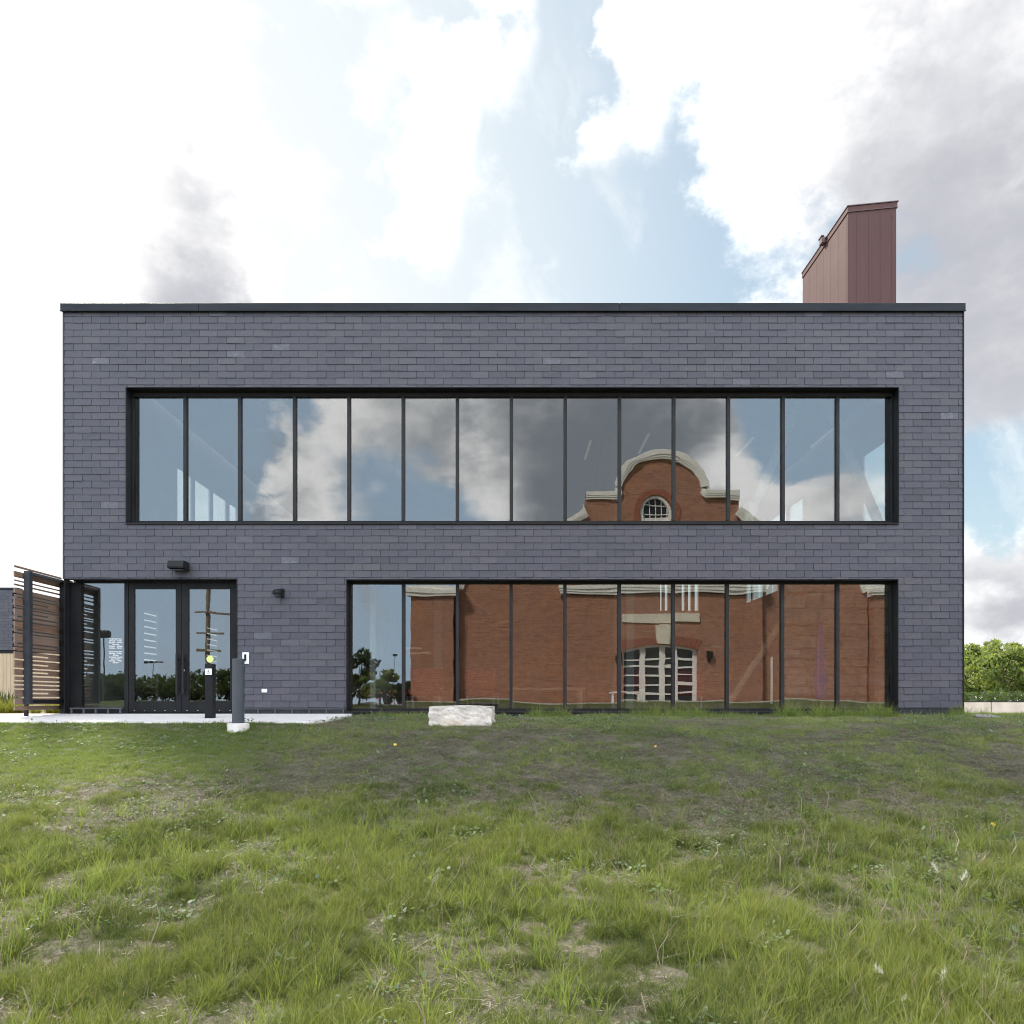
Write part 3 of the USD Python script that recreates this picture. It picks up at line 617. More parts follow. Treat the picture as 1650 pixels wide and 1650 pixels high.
# slats: read off the photograph at the near post (heights in zoomed pixels of a 6.1x view, 1.13 m out)
zb = 2.36; rs = np.random.default_rng(21); k = 0
sl = [(.035, .05), (.10, .035), (.025, .035), (.03, .04), (.075, .02), (.03, .02), (.12, .02), (.025, .015), (.11, .025), (.05, .02), (.13, .02), (.03, .02), (.15, .02), (.04, .018), (.05, .018), (.12, .02), (.13, .02), (.10, .022), (.06, .018), (.045, .02), (.05, .02), (.12, .02), (.11, .022), (.07, .02), (.05, .02), (.05, .02)]
slot = {6, 8, 15, 16, 17, 21, 22, 24}
zz = zt_s+.06
for i, (h, gp) in enumerate(sl):
    h *= .92
    if zz-h < .06: break
    xa, xb = SX-.068, SX-.046
    if h < .04: xa += .006
    y0, y1 = -1.0-rs.uniform(0, .004), .20
    tone = rs.uniform(0, 1)
    if i in slot:
        ya, yb = -.60+rs.normal(0, .01), -.14
        c = zz-h*.5; q = .013
        m = cat(bx(xa, xb, y0, ya, zz-h, zz), bx(xa, xb, yb, y1, zz-h, zz), bx(xa, xb, ya, yb, c+q, zz), bx(xa, xb, ya, yb, zz-h, c-q))
    else: m = cbx(xa, xb, y0, y1, zz-h, zz, .003)
    obj('slat', m, M['dark_wood'], scr, prim={'tone': tone})
    zz -= h+gp*1.2

# ------------------------------------------------------------------ bollard, push-button post, boulder
t = thing('bollard', 'grey cylindrical bollard on a round concrete footing at the lawn edge', 'bollard', (W(384, 0, 10.3)[0], -2.2, -.087))
obj('shaft', lathe([(0, .0), (.084, .0), (.084, .83), (.081, .834), (.081, .842), (.084, .846), (.084, .858), (.081, .862), (.081, .870), (.084, .874), (.084, .905), (.078, .912), (0, .914)], 36), M['grey_metal'], t, 40)
fm = lathe([(0, -.45), (.15, -.45), (.150, -.018), (.142, -.004), (.13, 0.0), (0, 0.0)], 36); fm.vertices += (meshkit.fbm(fm.vertices*14, 3, 4)-.5)[:, None]*.006
obj('footing', fm, M['pale_concrete'], t, 40)
pd = 11.45; px_, py_ = W(339, 0, pd)[:2]
t = thing('button_post', 'black square post with a door push plate standing before the doors', 'post', (px_, py_, pave_z(py_)-.01))
zt_p = Z0(1070)-pave_z(py_)+.0; zt_p = W(0, 1070, pd)[2]-pave_z(py_)+.01
obj('shaft', cbx(-.063, .063, -.063, .063, 0, zt_p, .006), M['black_metal'], t)
obj('base_plate', cbx(-.075, .075, -.075, .075, 0, .014, .003), M['black_metal'], t)
pl = obj('push_plate', cbx(-.055, .052, -.072, -.0635, zt_p-.175, zt_p-.075, .004), M['white_plastic'], t)
cz = zt_p-.125
sym = [tube((-.004, -.0735, cz+.028), (-.004, -.0722, cz+.028), .006, n=12), bx(-.007, .0, -.0735, -.0722, cz-.004, cz+.021), bx(-.002, .014, -.0735, -.0722, cz-.006, cz+.0), bx(.009, .015, -.0735, -.0722, cz-.026, cz-.006), bx(-.002, .01, -.0735, -.0722, cz+.008, cz+.013)]
ring = [(math.cos(a)*.019-.006, math.sin(a)*.019+cz-.012) for a in np.linspace(2.0, 6.0, 16)]
sym.append(xz(LineString(ring).buffer(.0028), -.0735, -.0722))
M['ink'] = deco('ink', (.03, .03, .03))
tag(obj('wheelchair_symbol', cat(sym), M['ink'], pl), 'black wheelchair symbol')

bm = trimesh.creation.box([.95, .5, .52]); 
for _ in range(5): bm = bm.subdivide()
v = bm.vertices.copy(); n_ = v/np.array([.475, .25, .26])
c_ = np.clip(n_, -.93, .93); dd = n_-c_; v = (c_+dd*.55)*np.array([.475, .25, .26])
v[:, 0] *= 1-.05*(v[:, 2] < 0)*(-v[:, 2]/.26)-.02*n_[:, 2]*0; v[:, 0] += .0
v[:, 0] += .035*np.clip(n_[:, 1], 0, 1)*(n_[:, 0] > .5)
q = v*np.array([6, 6, 8]); r_ = meshkit.fbm(q, 5, 8)-.5; r2 = np.abs(meshkit.fbm(v*18, 3, 2)-.5)
face = np.abs(n_[:, 1]) > .9
nn = bm.vertex_normals
top = (n_[:, 2] > .9)
v += nn*((r_*.075-r2*.05)*np.where(top, .25, 1.0))[:, None]
v[:, 2] += .012*np.cos(n_[:, 0]*2)*(n_[:, 2] > 0)
bm.vertices = v
def boulder_mat():
    g = G(); p = g.pos(); n = g.noise(p, 9.0, 6, .65); l = g.noise(p, 2.4, 3, .5)
    c = g.mix(g.mr(n, .3, .7), (.50, .44, .40), (.68, .61, .56)); c = g.mix(g.mr(l, .5, .62, 0.0, .55), c, (.55, .41, .29))
    return g.done('limestone', principled(g, c, .9, bump(g, g.noise(p, 30.0, 5, .6), .016)))
M['limestone'] = boulder_mat()
M['flat_rock'] = mottled('flat_rock', (.22, .21, .20), (.32, .31, .30), 9, .9, .05, .01, 40)
bx_, by_ = W(741.5, 0, 10.55)[0], -1.7
bt = tag(obj('boulder', bm, M['limestone'], smooth=45), 'pale rough cut limestone block in the grass before the windows', 'boulder')
bt.AddTranslateOp().Set(Gf.Vec3d(bx_, by_, -.105))
# flat stone in the grass at the right
fs = trimesh.creation.icosphere(3, 1.0); fs.vertices *= np.array([.24, .13, .04]); fs.vertices += (meshkit.fbm(fs.vertices*6, 3, 1)-.5)[:, None]*.06
ft = tag(obj('flat_stone', fs, M['flat_rock'], smooth=True), 'flat grey stone in the grass right of the building', 'stone')
gx_, gy_ = W(1590, 0, 11.9)[:2]
ft.AddTranslateOp().Set(Gf.Vec3d(gx_, gy_, float(ground_z(gx_, gy_))+.03))

# ------------------------------------------------------------------ wing at the left
wing = thing('low_wing', 'lower wing with grey slates over pale vertical boards at the left', 'building')
wd = 27.0; wx0, wx1 = -34.0, W(96, 0, wd)[0]; wy = CAMY+wd
wxs = W(27, 0, wd)[0]; wt, wm, wb = Zs(949, wd), Zs(1050, wd), -.3
obj('wall', bx(wx0, wxs-.01, wy+.03, wy+8, wm-.02, wt-.02), M['backing'], wing)
obj('wall', bx(wx0, wx1, wy+.03, wy+8, wb, wm-.021), M['backing'], wing)
VV, FF, TT, at = [], [], [], 0
for r in range(int((wt-wm)/CH)):
    z1 = wt-.03-r*CH; x = wxs-(SW/2 if r % 2 else 0)-SW
    while x > wx0:
        v = bx(x+.004, x+SW-.004, wy-.012, wy+.03, z1-CH+.004, z1); VV.append(v.vertices); FF.append(v.faces+at); at += 8; TT.append(np.full(8, rng.beta(2.2, 2.2)*.9)); x -= SW
tag(obj('slate_cladding', (np.vstack(VV), np.vstack(FF)), M['slate'], wing, prim={'tone': np.concatenate(TT)}), kind='stuff')
obj('coping', cbx(wx0, wxs+.03, wy-.04, wy+.3, wt-.02, wt+.05, .005), M['coping'], wing)
obj('soffit', bx(wx0, wx1, wy-.02, wy+.028, wm-.06, wm+.02), M['black_metal'], wing)
x = wx1; 
while x > -22:
    w_ = .14; obj('plank', bx(x-w_+.004, x-.004, wy-.01, wy+.028, wb, wm-.065), M['light_wood'], wing, prim={'tone': float(rng.random())}); x -= w_
# planting bed and ornamental grasses behind the paving
bed = Polygon([(-24, .6), (-24, 3.2), (-8.1, 3.2), (-8.1, .6)])
m = trimesh.creation.extrude_polygon(bed, .1, engine='earcut'); m.apply_translation([0, 0, -.12]); tag(obj('planting_bed', m, M['mulch']), 'bark mulch bed behind the walk at the left', 'planting bed', kind='structure')
def blades(n, L, spread, width, rs, seg=4, curve=.6, lmin=.6):
    V, Fc, Tp, at = [], [], [], 0
    for i in range(n):
        a = rs.uniform(0, 2*np.pi); r = spread*math.sqrt(rs.random()); base = np.array([r*math.cos(a), r*math.sin(a), -.01])
        l = L*rs.uniform(lmin, 1.0); lean = rs.normal(0, .35); az = a+rs.normal(0, .9); d = np.array([math.cos(az), math.sin(az), 0]); c = abs(rs.normal(0, curve))
        w = width*rs.uniform(.7, 1.2); yaw = rs.uniform(0, np.pi); side_ = np.array([math.cos(yaw), math.sin(yaw), 0])
        pts = []
        for k in range(seg+1):
            s = k/seg; th = abs(lean)*.6+c*s
            p = base+d*l*(math.sin(th)*s*.75)+np.array([0, 0, l*s*math.cos(th*.75)]); ww = w*(1-s**1.6)*.5
            pts.append((p, ww, s))
        idx = []
        for p, ww, s in pts[:-1]:
            V += [p-side_*ww, p+side_*ww]; Tp += [s, s]; idx.append(at); at += 2
        V.append(pts[-1][0]); Tp.append(1.0); tip = at; at += 1
        for k in range(len(idx)-1):
            q = idx[k]; Fc += [[q, q+1, q+3], [q, q+3, q+2]]
        q = idx[-1]; Fc.append([q, q+1, tip])
    return np.array(V), np.array(Fc), np.array(Tp)
bl = blades(260, .42, .12, .012, np.random.default_rng(3), 5, .9)
og = thing('ornamental_grass', 'small yellow green ornamental grass clump at the frame edge by the walk', 'grass clump', group='ornamental grasses behind the walk')
obj('blades', bl[:2], M['ornamental'], og)
og.AddTransformOp(opSuffix='place').Set(Gf.Matrix4d().SetTranslate(Gf.Vec3d(*W(8, 0, 14.0)[:2], -.05)))
for (px, d_, s, lab) in ((30, 14.4, .9, 'second yellow green ornamental grass clump, under the near end of the slat screen'), (58, 13.7, .62, 'shortest yellow green grass clump beneath the middle of the slat screen'), (84, 14.0, .95, 'yellow green grass clump beneath the slat screen nearest the building corner'), (102, 15.2, .8, 'yellow green grass clump set farther back behind the screen hinge')):
    copy_of(og, 'ornamental_grass', lab, 'grass clump', (*W(px, 0, d_)[:2], -.05), px*7, 'ornamental grasses behind the walk', s)
sd = tag(obj('garden_shrub', blades(200, .55, .18, .03, np.random.default_rng(31), 4, 1.1)[:2], M['leaf_dark']), 'dark green leafy plant against the pale boards at the far left', 'shrub')
sd.AddTranslateOp().Set(Gf.Vec3d(*W(12, 0, 15.2)[:2], .0))

# ------------------------------------------------------------------ low wall and trees at the right
lw = thing('low_wall', 'long low pinkish concrete wall beyond the lawn at the right', 'wall')
ld = 24.5; z1 = Zs(1131.5, ld)
edges = np.arange(5.0, 40, 3.1); e0 = W(1597.5, 0, ld)[0]; edges = e0+np.arange(-6, 9)*3.1
for a, b in zip(edges[:-1], edges[1:]): obj('panel', cbx(a+.012, b-.012, CAMY+ld, CAMY+ld+.22, -.6, z1, .01), M['pink_wall'], lw)
obj('cap_rail', cbx(edges[0], edges[-1], CAMY+ld+.02, CAMY+ld+.2, z1+.001, z1+.035, .006), M['backing'], lw)

def leaf_quads(centers, size, rs):
    n = len(centers); a = rs.normal(size=(n, 3)); a /= np.linalg.norm(a, axis=1)[:, None]; b = np.cross(a, rs.normal(size=(n, 3))); b /= np.linalg.norm(b, axis=1)[:, None]
    s = size*rs.uniform(.6, 1.25, (n, 1)); p = np.stack([centers-a*s, centers+b*s*.45, centers+a*s, centers-b*s*.45], 1).reshape(-1, 3)
    i = np.arange(n)*4; f = np.vstack([np.column_stack([i, i+1, i+2]), np.column_stack([i, i+2, i+3])]); return p, f
def tree(name, label, cat_, loc, h, rad, nclump, nleaf, size, mat, seed, trunk_h=.25, group=None, squash=1.0):
    rs = np.random.default_rng(seed); t = thing(name, label, cat_, loc, 0, group)
    limbs = [tube((0, 0, -.3), (0, 0, h*trunk_h), h*.028, h*.02), tube((0, 0, h*trunk_h), (rs.normal(0, .03)*h, rs.normal(0, .03)*h, h*.8), h*.02, h*.006)]
    cs = []
    for k in range(nclump):
        u = rs.normal(size=3); u /= np.linalg.norm(u); r = rs.uniform(.45, 1.0)**.6
        c = np.array([u[0]*rad*r, u[1]*rad*r, h*(trunk_h+(1-trunk_h)*(.5+.47*u[2]*r*squash))])
        hz = (c[2]/h-trunk_h)/(1-trunk_h); c[:2] *= .62+.75*math.sin(np.clip(hz, 0, 1)*np.pi*.85+.2)*.6
        cs.append(c)
        if k % 3 == 0: limbs.append(tube((0, 0, h*rs.uniform(trunk_h*.8, .6)), c, h*.009, h*.003, 6))
    L = []
    for c in cs:
        rr_ = rad*rs.uniform(.16, .36); d = rs.normal(size=(nleaf//nclump, 3)); d /= np.linalg.norm(d, axis=1)[:, None]
        d *= (rs.uniform(.35, 1.0, (len(d), 1))**.5)*rr_*np.array([1.2, 1.2, .8]); L.append(c+d)
    obj('trunk', cat(limbs), M['bark'], t, 40); obj('crown', leaf_quads(np.vstack(L), size, rs), mat, t)
    return t
for (px, d_, h, rad, seed, lab) in ((1560, 92, 8.6, 3.2, 1, 'grey green tree beside the right edge of the slate building'), (1618, 86, 8.6, 3.7, 2, 'broad bright green tree behind the low pink wall'), (1668, 96, 8.8, 3.8, 5, 'green tree cut by the right edge of the picture'), (1590, 120, 9.0, 4.0, 4, 'darker tree farther back in the gap between the two nearer trees'), (1735, 100, 9.6, 4.5, 6, 'tree outside the picture at the far right')):
    x_, y_, _ = W(px, 0, d_); tree('tree', lab, 'tree', (x_, y_, -1.2), h, rad, 44, 5400, .30, M['leaf'], 100+seed, .14, squash=1.0)
    
rsb = np.random.default_rng(77)
hp = np.column_stack([rsb.uniform(W(1500, 0, 80)[0], W(1800, 0, 80)[0], 3000), CAMY+80+rsb.uniform(-2, 2, 3000), -.9+1.9*rsb.random(3000)**1.8])
tag(obj('hedge', leaf_quads(hp, .32, rsb), M['leaf_mid']), 'dark green undergrowth under the trees behind the low wall', 'undergrowth', kind='stuff')

# ------------------------------------------------------------------ brick hall behind the viewer, seen in the glass
DR = 37.2; YH = -(DR-12.9); SR = DR/F
def XR(px): return (px-CX)*SR
def ZR(py): return EYE+(HY-py)*SR
hall = thing('brick_hall', 'red brick hall with curved white gable reflected in the windows', 'building')
C = 1066.0
half = [(331, 1140), (331, 952), (322, 930), (300, 908), (262, 893), (205, 873), (152, 843), (122, 823), (122, 797), (71, 797)]
arcp = [(72*math.cos(a), 793-60*math.sin(a)) for a in np.linspace(.0, math.pi/2, 14)]
right = [(C+a, b) for a, b in half]+[(C+a, b) for a, b in arcp]; left = [(C-a, b) for a, b in arcp[::-1]][1:]+[(C-a, b) for a, b in half[::-1]]
sil = [(XR(a), ZR(b)) for a, b in right+left]
gz = -.2
sil[0] = (sil[0][0], gz); sil[-1] = (sil[-1][0], gz)
P = Polygon(sil).buffer(0)
door_o = Polygon([(XR(1001), gz), (XR(1001), ZR(1051))]+[(XR(1001+123*s), ZR(1051-11*math.sin(math.pi*s))) for s in np.linspace(0.05, .95, 11)]+[(XR(1124), ZR(1051)), (XR(1124), gz)])
th = np.linspace(0, 2*np.pi, 28, endpoint=False); circ = Polygon([(XR(1060)+.82*math.cos(a), ZR(830)+.95*math.sin(a)) for a in th])
YP = YH+.35
portico = sbox(XR(905), gz, XR(1227), ZR(960)).difference(door_o)
obj('wall', xz(P.difference(circ).difference(sbox(XR(907), gz-1, XR(1225), ZR(965))), YH-.4, YH), M['brick'], hall)
obj('portico_wall', xz(portico, YH-.4, YP), M['brick'], hall)
runs, cur = [], [sil[1]]
for a, b in zip(sil[1:-2], sil[2:-1]):
    if abs(a[0]-b[0]) < .02: runs.append(cur); cur = [b]
    else: cur.append(b)
runs.append(cur)
line = union_all([LineString(c).buffer(.001) for c in runs if len(c) > 1])
lines_ = [LineString(c) for c in runs if len(c) > 1]
parts = []
for wdt, pr in ((.11, .22), (.21, .19), (.31, .155)):
    band = union_all([l.buffer(wdt, cap_style=2 if k else 2, join_style=1) for k, l in enumerate(lines_)]).intersection(P.buffer(.12)); parts.append(xz(band, YH+.001, YH+pr))
obj('cornice', cat(parts), M['white_paint'], hall)
def hband(x0, x1, y0, levels, ya):      # stepped horizontal cornice
    return cat([bx(x0-o, x1+o, ya-.3, ya+o, z0_, z1_) for z0_, z1_, o in levels])
zc = ZR(944)
obj('belt_cornice', hband(XR(905), XR(1227), 0, [(zc-.16, zc, .24), (zc-.32, zc-.161, .20), (zc-.46, zc-.321, .15)], YP), M['white_paint'], hall)
for a, b in ((665, 733), (1400, 1470)):
    pv = obj('pavilion', bx(XR(a), XR(b), YH-3, YH+.55, gz, ZR(962)), M['brick'], hall)
    obj('cap', hband(XR(a), XR(b), 0, [(ZR(951), ZR(945), .12), (ZR(957), ZR(951)-.001, .24), (ZR(962)+.001, ZR(957)-.001, .19)], YH+.55), M['white_paint'], pv)
    obj('downpipe', tube((XR(b)+.09, YH+.2, gz), (XR(b)+.09, YH+.2, ZR(962)), .07), M['bronze_metal'], pv)
obj('lintel', bx(XR(1000), XR(1127), YP, YP+.08, ZR(1007), ZR(991)), M['cream_stone'], hall)
ks = Polygon([(XR(1056), ZR(1038)), (XR(1053), ZR(1011)), (XR(1082), ZR(1011)), (XR(1079), ZR(1038))])
obj('keystone', cat(xz(ks, YP, YP+.16), xz(Polygon([(XR(1061), ZR(1038)), (XR(1059), ZR(1009)), (XR(1076), ZR(1009)), (XR(1074), ZR(1038))]), YP+.161, YP+.24)), M['cream_stone'], hall)
archc = [(XR(1001+123*s), ZR(1051-11*math.sin(math.pi*s))) for s in np.linspace(0, 1, 21)]
for i in range(20):
    (xa, za), (xb, zb_) = archc[i], archc[i+1]
    if 9 <= i <= 10: continue
    obj('arch_brick', xz(Polygon([(xa+.02, za+.01), (xb-.02, zb_+.01), (xb-.02+(xb-XR(1062.5))*.12, zb_+.5), (xa+.02+(xa-XR(1062.5))*.12, za+.5)]), YP, YP+.03), M['brick_dark'], hall)
dr = obj('doorway', xz(door_o, YP-.34, YP-.3), M['dark_glass'], hall)
vb = [(1001, 1003.5), (1029, 1038), (1061, 1070), (1087, 1094), (1117.5, 1124)]
bars = [xz(sbox(XR(a), gz, XR(b), ZR(1040)).intersection(door_o), YP-.299, YP-.2) for a, b in vb]
for y in (1063, 1076, 1089.5, 1103, 1117.5, 1131): bars += [bx(XR(a[1]), XR(b[0]), YP-.298, YP-.22, ZR(y+1.5), ZR(y-1.5)) for a, b in zip(vb[:-1], vb[1:])]
obj('door_frame', cat(bars), M['white_paint'], dr)
obj('arch_frame', xz(LineString([(a, b-.05) for a, b in archc]).buffer(.06, cap_style=2), YP-.295, YP-.19), M['white_paint'], dr)
rw = obj('round_window', xz(circ.buffer(-.02), YH-.3, YH-.27), M['dark_glass'], hall)
obj('frame', xz(circ.difference(circ.buffer(-.14)), YH-.26, YH-.05), M['white_paint'], rw)
mun = [bx(XR(1060)+k*.3-.02, XR(1060)+k*.3+.02, YH-.25, YH-.2, ZR(830)-.8, ZR(830)+.8) for k in (-2, -1, 0, 1, 2)]+[bx(XR(1060)-.7, XR(1060)+.7, YH-.249, YH-.19, ZR(830)+k-.02, ZR(830)+k+.02) for k in (-.5, 0, .5)]+[bx(XR(1060)-.75, XR(1060)+.75, YH-.248, YH-.18, ZR(842), ZR(835))]
obj('muntin', cat(mun), M['white_paint'], rw)
obj('ring', xz(circ.buffer(.3).difference(circ.buffer(.02)), YH+.001, YH+.05), M['brick_dark'], hall)
for px in (994, 1141.5):
    lm = obj('lamp', cat(cbx(XR(px)-.14, XR(px)+.14, YP+.05, YP+.3, ZR(1062), ZR(1052), .03), bx(XR(px)-.07, XR(px)+.07, YP+.001, YP+.12, ZR(1068), ZR(1059))), M['bronze_metal'], hall)
obj('hall_body', bx(XR(C-325), XR(C+325), YH-24, YH-.42, gz, ZR(935)), M['brick'], hall)
# its kerb walk
tag(obj('hall_walk', bx(-16, 26, YH+.6, YH+2.2, -.06, .135), M['pale_concrete']), 'pale walk along the foot of the brick hall', 'walk', kind='structure')
bn = thing('white_bench', 'white bench before the brick hall doors', 'bench', (XR(1000), YH+1.6, .135))
obj('seat', cbx(-.75, .75, -.2, .2, .4, .46, .01), M['white_paint'], bn)
for s in (-.6, .6): obj('leg', cbx(s-.04, s+.04, -.18, .18, 0, .399, .01), M['white_paint'], bn)

# poles, shrubs and trees in the reflection
def refl(px, d): return (px-CX)*d/F, .4-(d-12.5)    # ground point that shows at px in the glass at this path length
up_x, up_y = refl(331, 45)
ut = thing('utility_pole', 'wooden utility pole with three crossarms reflected in the door', 'utility pole', (up_x, up_y, -.1))
obj('shaft', tube((0, 0, -.5), (.05, 0, 10.5), .17, .11, 12), M['pole_wood'], ut, 40)
for z_, a, b in ((EYE+(HY-990)*45/F+.1, -.7, 1.5), (EYE+(HY-1021)*45/F+.1, -.6, 1.1), (EYE+(HY-1050)*45/F+.1, -.6, .9)): obj('crossarm', bx(a, b, .14, .24, z_-.06, z_+.06), M['pole_wood'], ut)
for k in range(5): obj('insulator', lathe([(0, 0), (.05, 0), (.06, .05), (.04, .12), (0, .12)], 10, (-.55+k*.28, .19, EYE+(HY-990)*45/F+.162)), M['white_plastic'], ut)
for px, d_, top_, wd_, lab in ((168, 60, 1024, .5, 'tall floodlight pole with one lamp head reflected in the sidelight'), (242, 130, 1066, 1.6, 'distant stadium light pole reflected in the left door'), (634, 160, 1050, .45, 'distant lamp pole reflected in the first lower window')):
    x_, y_ = refl(px, d_); fp = thing('light_pole', lab, 'light pole', (x_, y_, -.1)); h_ = EYE+(HY-top_)*d_/F+.1
    obj('shaft', tube((0, 0, -.5), (0, 0, h_), .075, .05), M['grey_metal'], fp, 40)
    obj('lamp_head', cat([cbx(-wd_+k*wd_*.55, -wd_+k*wd_*.55+wd_*.4, -.15, .25, h_, h_+.35, .04) for k in range(4)]+[bx(-wd_, wd_*1.05, -.03, .03, h_-.06, h_)]), M['bronze_metal'], fp)
for px, d_, h, rad, seed, lab in ((172, 95, 5.0, 4.2, 20, 'dark round tree reflected in the sidelight'), (215, 100, 4.2, 4.0, 21, 'dark tree reflected at the foot of the left door'), (262, 105, 4.4, 4.6, 22, 'dark tree reflected low in the left door'), (318, 100, 5.2, 4.0, 23, 'dark tree reflected low in the right door'), (366, 95, 5.6, 4.0, 24, 'dark tree reflected at the right edge of the right door'), (130, 95, 4.4, 4.0, 25, 'dark tree reflected at the left edge of the sidelight')):
    x_, y_ = refl(px, d_); tree('far_tree', lab, 'tree', (x_, y_, -.1), h*.72, rad*.9, 26, 2600, .34, M['leaf_mid'], seed, .1)
for px, d_, h, rad, seed, mt, lab in ((578, 34, 2.7, 1.0, 30, 'leaf_dark', 'small dark tree reflected at the left of the first lower window'), (612, 33, 2.0, .8, 31, 'leaf', 'bright leafy shrub reflected in the first lower window'), (628, 36, 1.5, .75, 32, 'leaf_dark', 'dark shrub reflected beside the first lower mullion'), (655, 38, 1.2, .7, 33, 'leaf_dark', 'low dark shrub reflected against the brick corner')):
    x_, y_ = refl(px, d_); tree('shrub', lab, 'shrub', (x_, y_, .0), h, rad, 18, 1600, .12, M[mt], seed, .05)
fx, fy = refl(640, 32); rsf = np.random.default_rng(6)
pf = tag(obj('flower_bed', leaf_quads(np.column_stack([rsf.normal(fx-.4, .8, 120), rsf.normal(fy, .4, 120), .15+rsf.random(120)*.55]), .045, rsf), M['pink_petal']), 'pink flowers among the reflected shrubs', 'flowers', kind='stuff')

# ------------------------------------------------------------------ things inside the lower windows
def chair(loc, rz, label):
    t = thing('red_chair', label, 'chair', loc, rz, 'red lounge chairs inside the lower windows')
    obj('seat', cbx(-.32, .32, -.3, .3, .3, .45, .03), M['red_fabric'], t); obj('backrest', cbx(-.32, .32, .22, .34, .451, .85, .03), M['red_fabric'], t)
    for a in (-.27, .27):
        for b in (-.25, .25): obj('leg', tube((a, b, 0), (a, b, .3), .018, n=8), M['steel'], t)
    return t
ch0 = None
for px, d_, rz, lab in ((682, 14.6, 200, 'red chair seen behind the glass left of the boulder'), (778, 14.9, 170, 'red chair seen through the glass just above the boulder'), (1012, 15.4, 185, 'red chair seen through the glass before the left leaf of the reflected white doors'), (1106, 15.4, 175, 'red chair seen through the glass before the right leaf of the reflected white doors')):
    x_, y_, _ = W(px, 0, d_)
    if ch0 is None: ch0 = chair((x_, y_, .016), rz, lab)
    else: copy_of(ch0, 'red_chair', lab, 'chair', (x_, y_, .016), rz, 'red lounge chairs inside the lower windows')
tb = thing('low_table', 'low pale wooden table behind the lower windows', 'table', (*W(880, 0, 15.2)[:2], .016))
obj('top', cbx(-.8, .8, -.35, .35, .42, .47, .008), M['pale_wood'], tb)
for a in (-.7, .7):
    for b in (-.28, .28): obj('leg', cbx(a-.03, a+.03, b-.03, b+.03, 0, .419, .004), M['pale_wood'], tb)
fl = thing('furled_flag', 'furled purple flag on a wooden pole behind the right windows', 'flag', (*W(1322, 0, 13.9)[:2], .016))
fv = lathe([(0, .25), (.07, .25), (.10, .5), (.085, .9), (.06, 1.3), (.03, 1.7), (0, 1.75)], 40); a = np.arctan2(fv.vertices[:, 1], fv.vertices[:, 0]); fv.vertices[:, :2] *= (1+.22*np.sin(a*7+fv.vertices[:, 2]*1.5))[:, None]
obj('cloth', fv, M['purple_fabric'], fl, True); obj('pole', tube((0, 0, 0), (0, 0, 2.05), .016), M['pale_wood'], fl, 40); obj('base', lathe([(0, 0), (.16, 0), (.15, .04), (.04, .07), (0, .07)], 20), M['gold'], fl, 40)

# ------------------------------------------------------------------ grass
def instancer(name, label, protos, mats, P_, idx, yaw, tilt, scale):
    pi = UsdGeom.PointInstancer.Define(stage, '/World/'+name); paths = []
    for i, (b, mt) in enumerate(zip(protos, mats)):
        m = usdkit.mesh(stage, f'/World/{name}/tuft_{i:03d}' if i else f'/World/{name}/tuft', b[:2], mt)
        UsdGeom.PrimvarsAPI(m).CreatePrimvar('tip', T4.FloatArray, 'vertex').Set(Vt.FloatArray.FromNumpy(b[2].astype(np.float32))); paths.append(m.GetPath())
    pi.CreatePrototypesRel().SetTargets(paths)
    pi.CreateProtoIndicesAttr(Vt.IntArray.FromNumpy(idx.astype(np.int32))); pi.CreatePositionsAttr(Vt.Vec3fArray.FromNumpy(P_.astype(np.float32)))
    ta, td = tilt; ax = np.cos(td)*np.sin(ta/2); ay = np.sin(td)*np.sin(ta/2); aw = np.cos(ta/2); cw, sz_ = np.cos(yaw/2), np.sin(yaw/2)
    q = [(w*c, x*c+y*s, y*c-x*s, w*s) for w, x, y, c, s in zip(aw, ax, ay, cw, sz_)]
    pi.CreateOrientationsAttr(Vt.QuathArray([Gf.Quath(float(a), float(b), float(c), float(d)) for a, b, c, d in q]))
    s3 = scale if scale.ndim == 2 else np.repeat(scale[:, None], 3, 1)
    pi.CreateScalesAttr(Vt.Vec3fArray.FromNumpy(s3.astype(np.float32)))
    return tag(pi, label, 'grass', kind='stuff')
def covered(x, y):      # paving and building keep the grass off
    from shapely import contains_xy
    w_ = contains_xy(walk.buffer(-.02), x, y); b_ = (y > -.03) & (x > BL-.02) & (x < BR+.02); p_ = (y > .6) & (x < -8.1) & (y < 3.2)
    bo = (np.abs(x-bx_) < .42) & (np.abs(y-by_) < .2)
    return w_ | b_ | p_ | bo | ((y > -.02) & (x < BL))
def field(x, y, s, seed): return meshkit.fbm(np.stack([x*s, y*s, 0*x], -1), 4, seed)
def scatter(n, y0, y1, pad, seed, xmax=12):
    r = np.random.default_rng(seed); y = r.uniform(y0, y1, n*3); hw = np.minimum((y-CAMY)*.72+pad, xmax)
    x = r.uniform(-1, 1, n*3)*xmax; k = (np.abs(x) < hw) & ~covered(x, y); return x[k][:n], y[k][:n], r
def leanq(r, n, amt): return np.abs(r.normal(0, amt, n)), r.uniform(0, 2*np.pi, n)
rp = np.random.default_rng(40)
lawn_p = [blades(40, .05, .055, .0045, rp, 3, .7, .4) for _ in range(3)]
rough_p = [blades(34, .085, .05, .0036, rp, 3, 1.1, .3) for _ in range(4)]+[blades(24, .15, .04, .0040, rp, 4, 1.1, .35) for _ in range(3)]
bank_p = [blades(28, .055, .045, .0042, rp, 3, 1.0, .3) for _ in range(4)]
tall_p = [blades(9, .30, .03, .0065, rp, 5, .7, .45) for _ in range(3)]
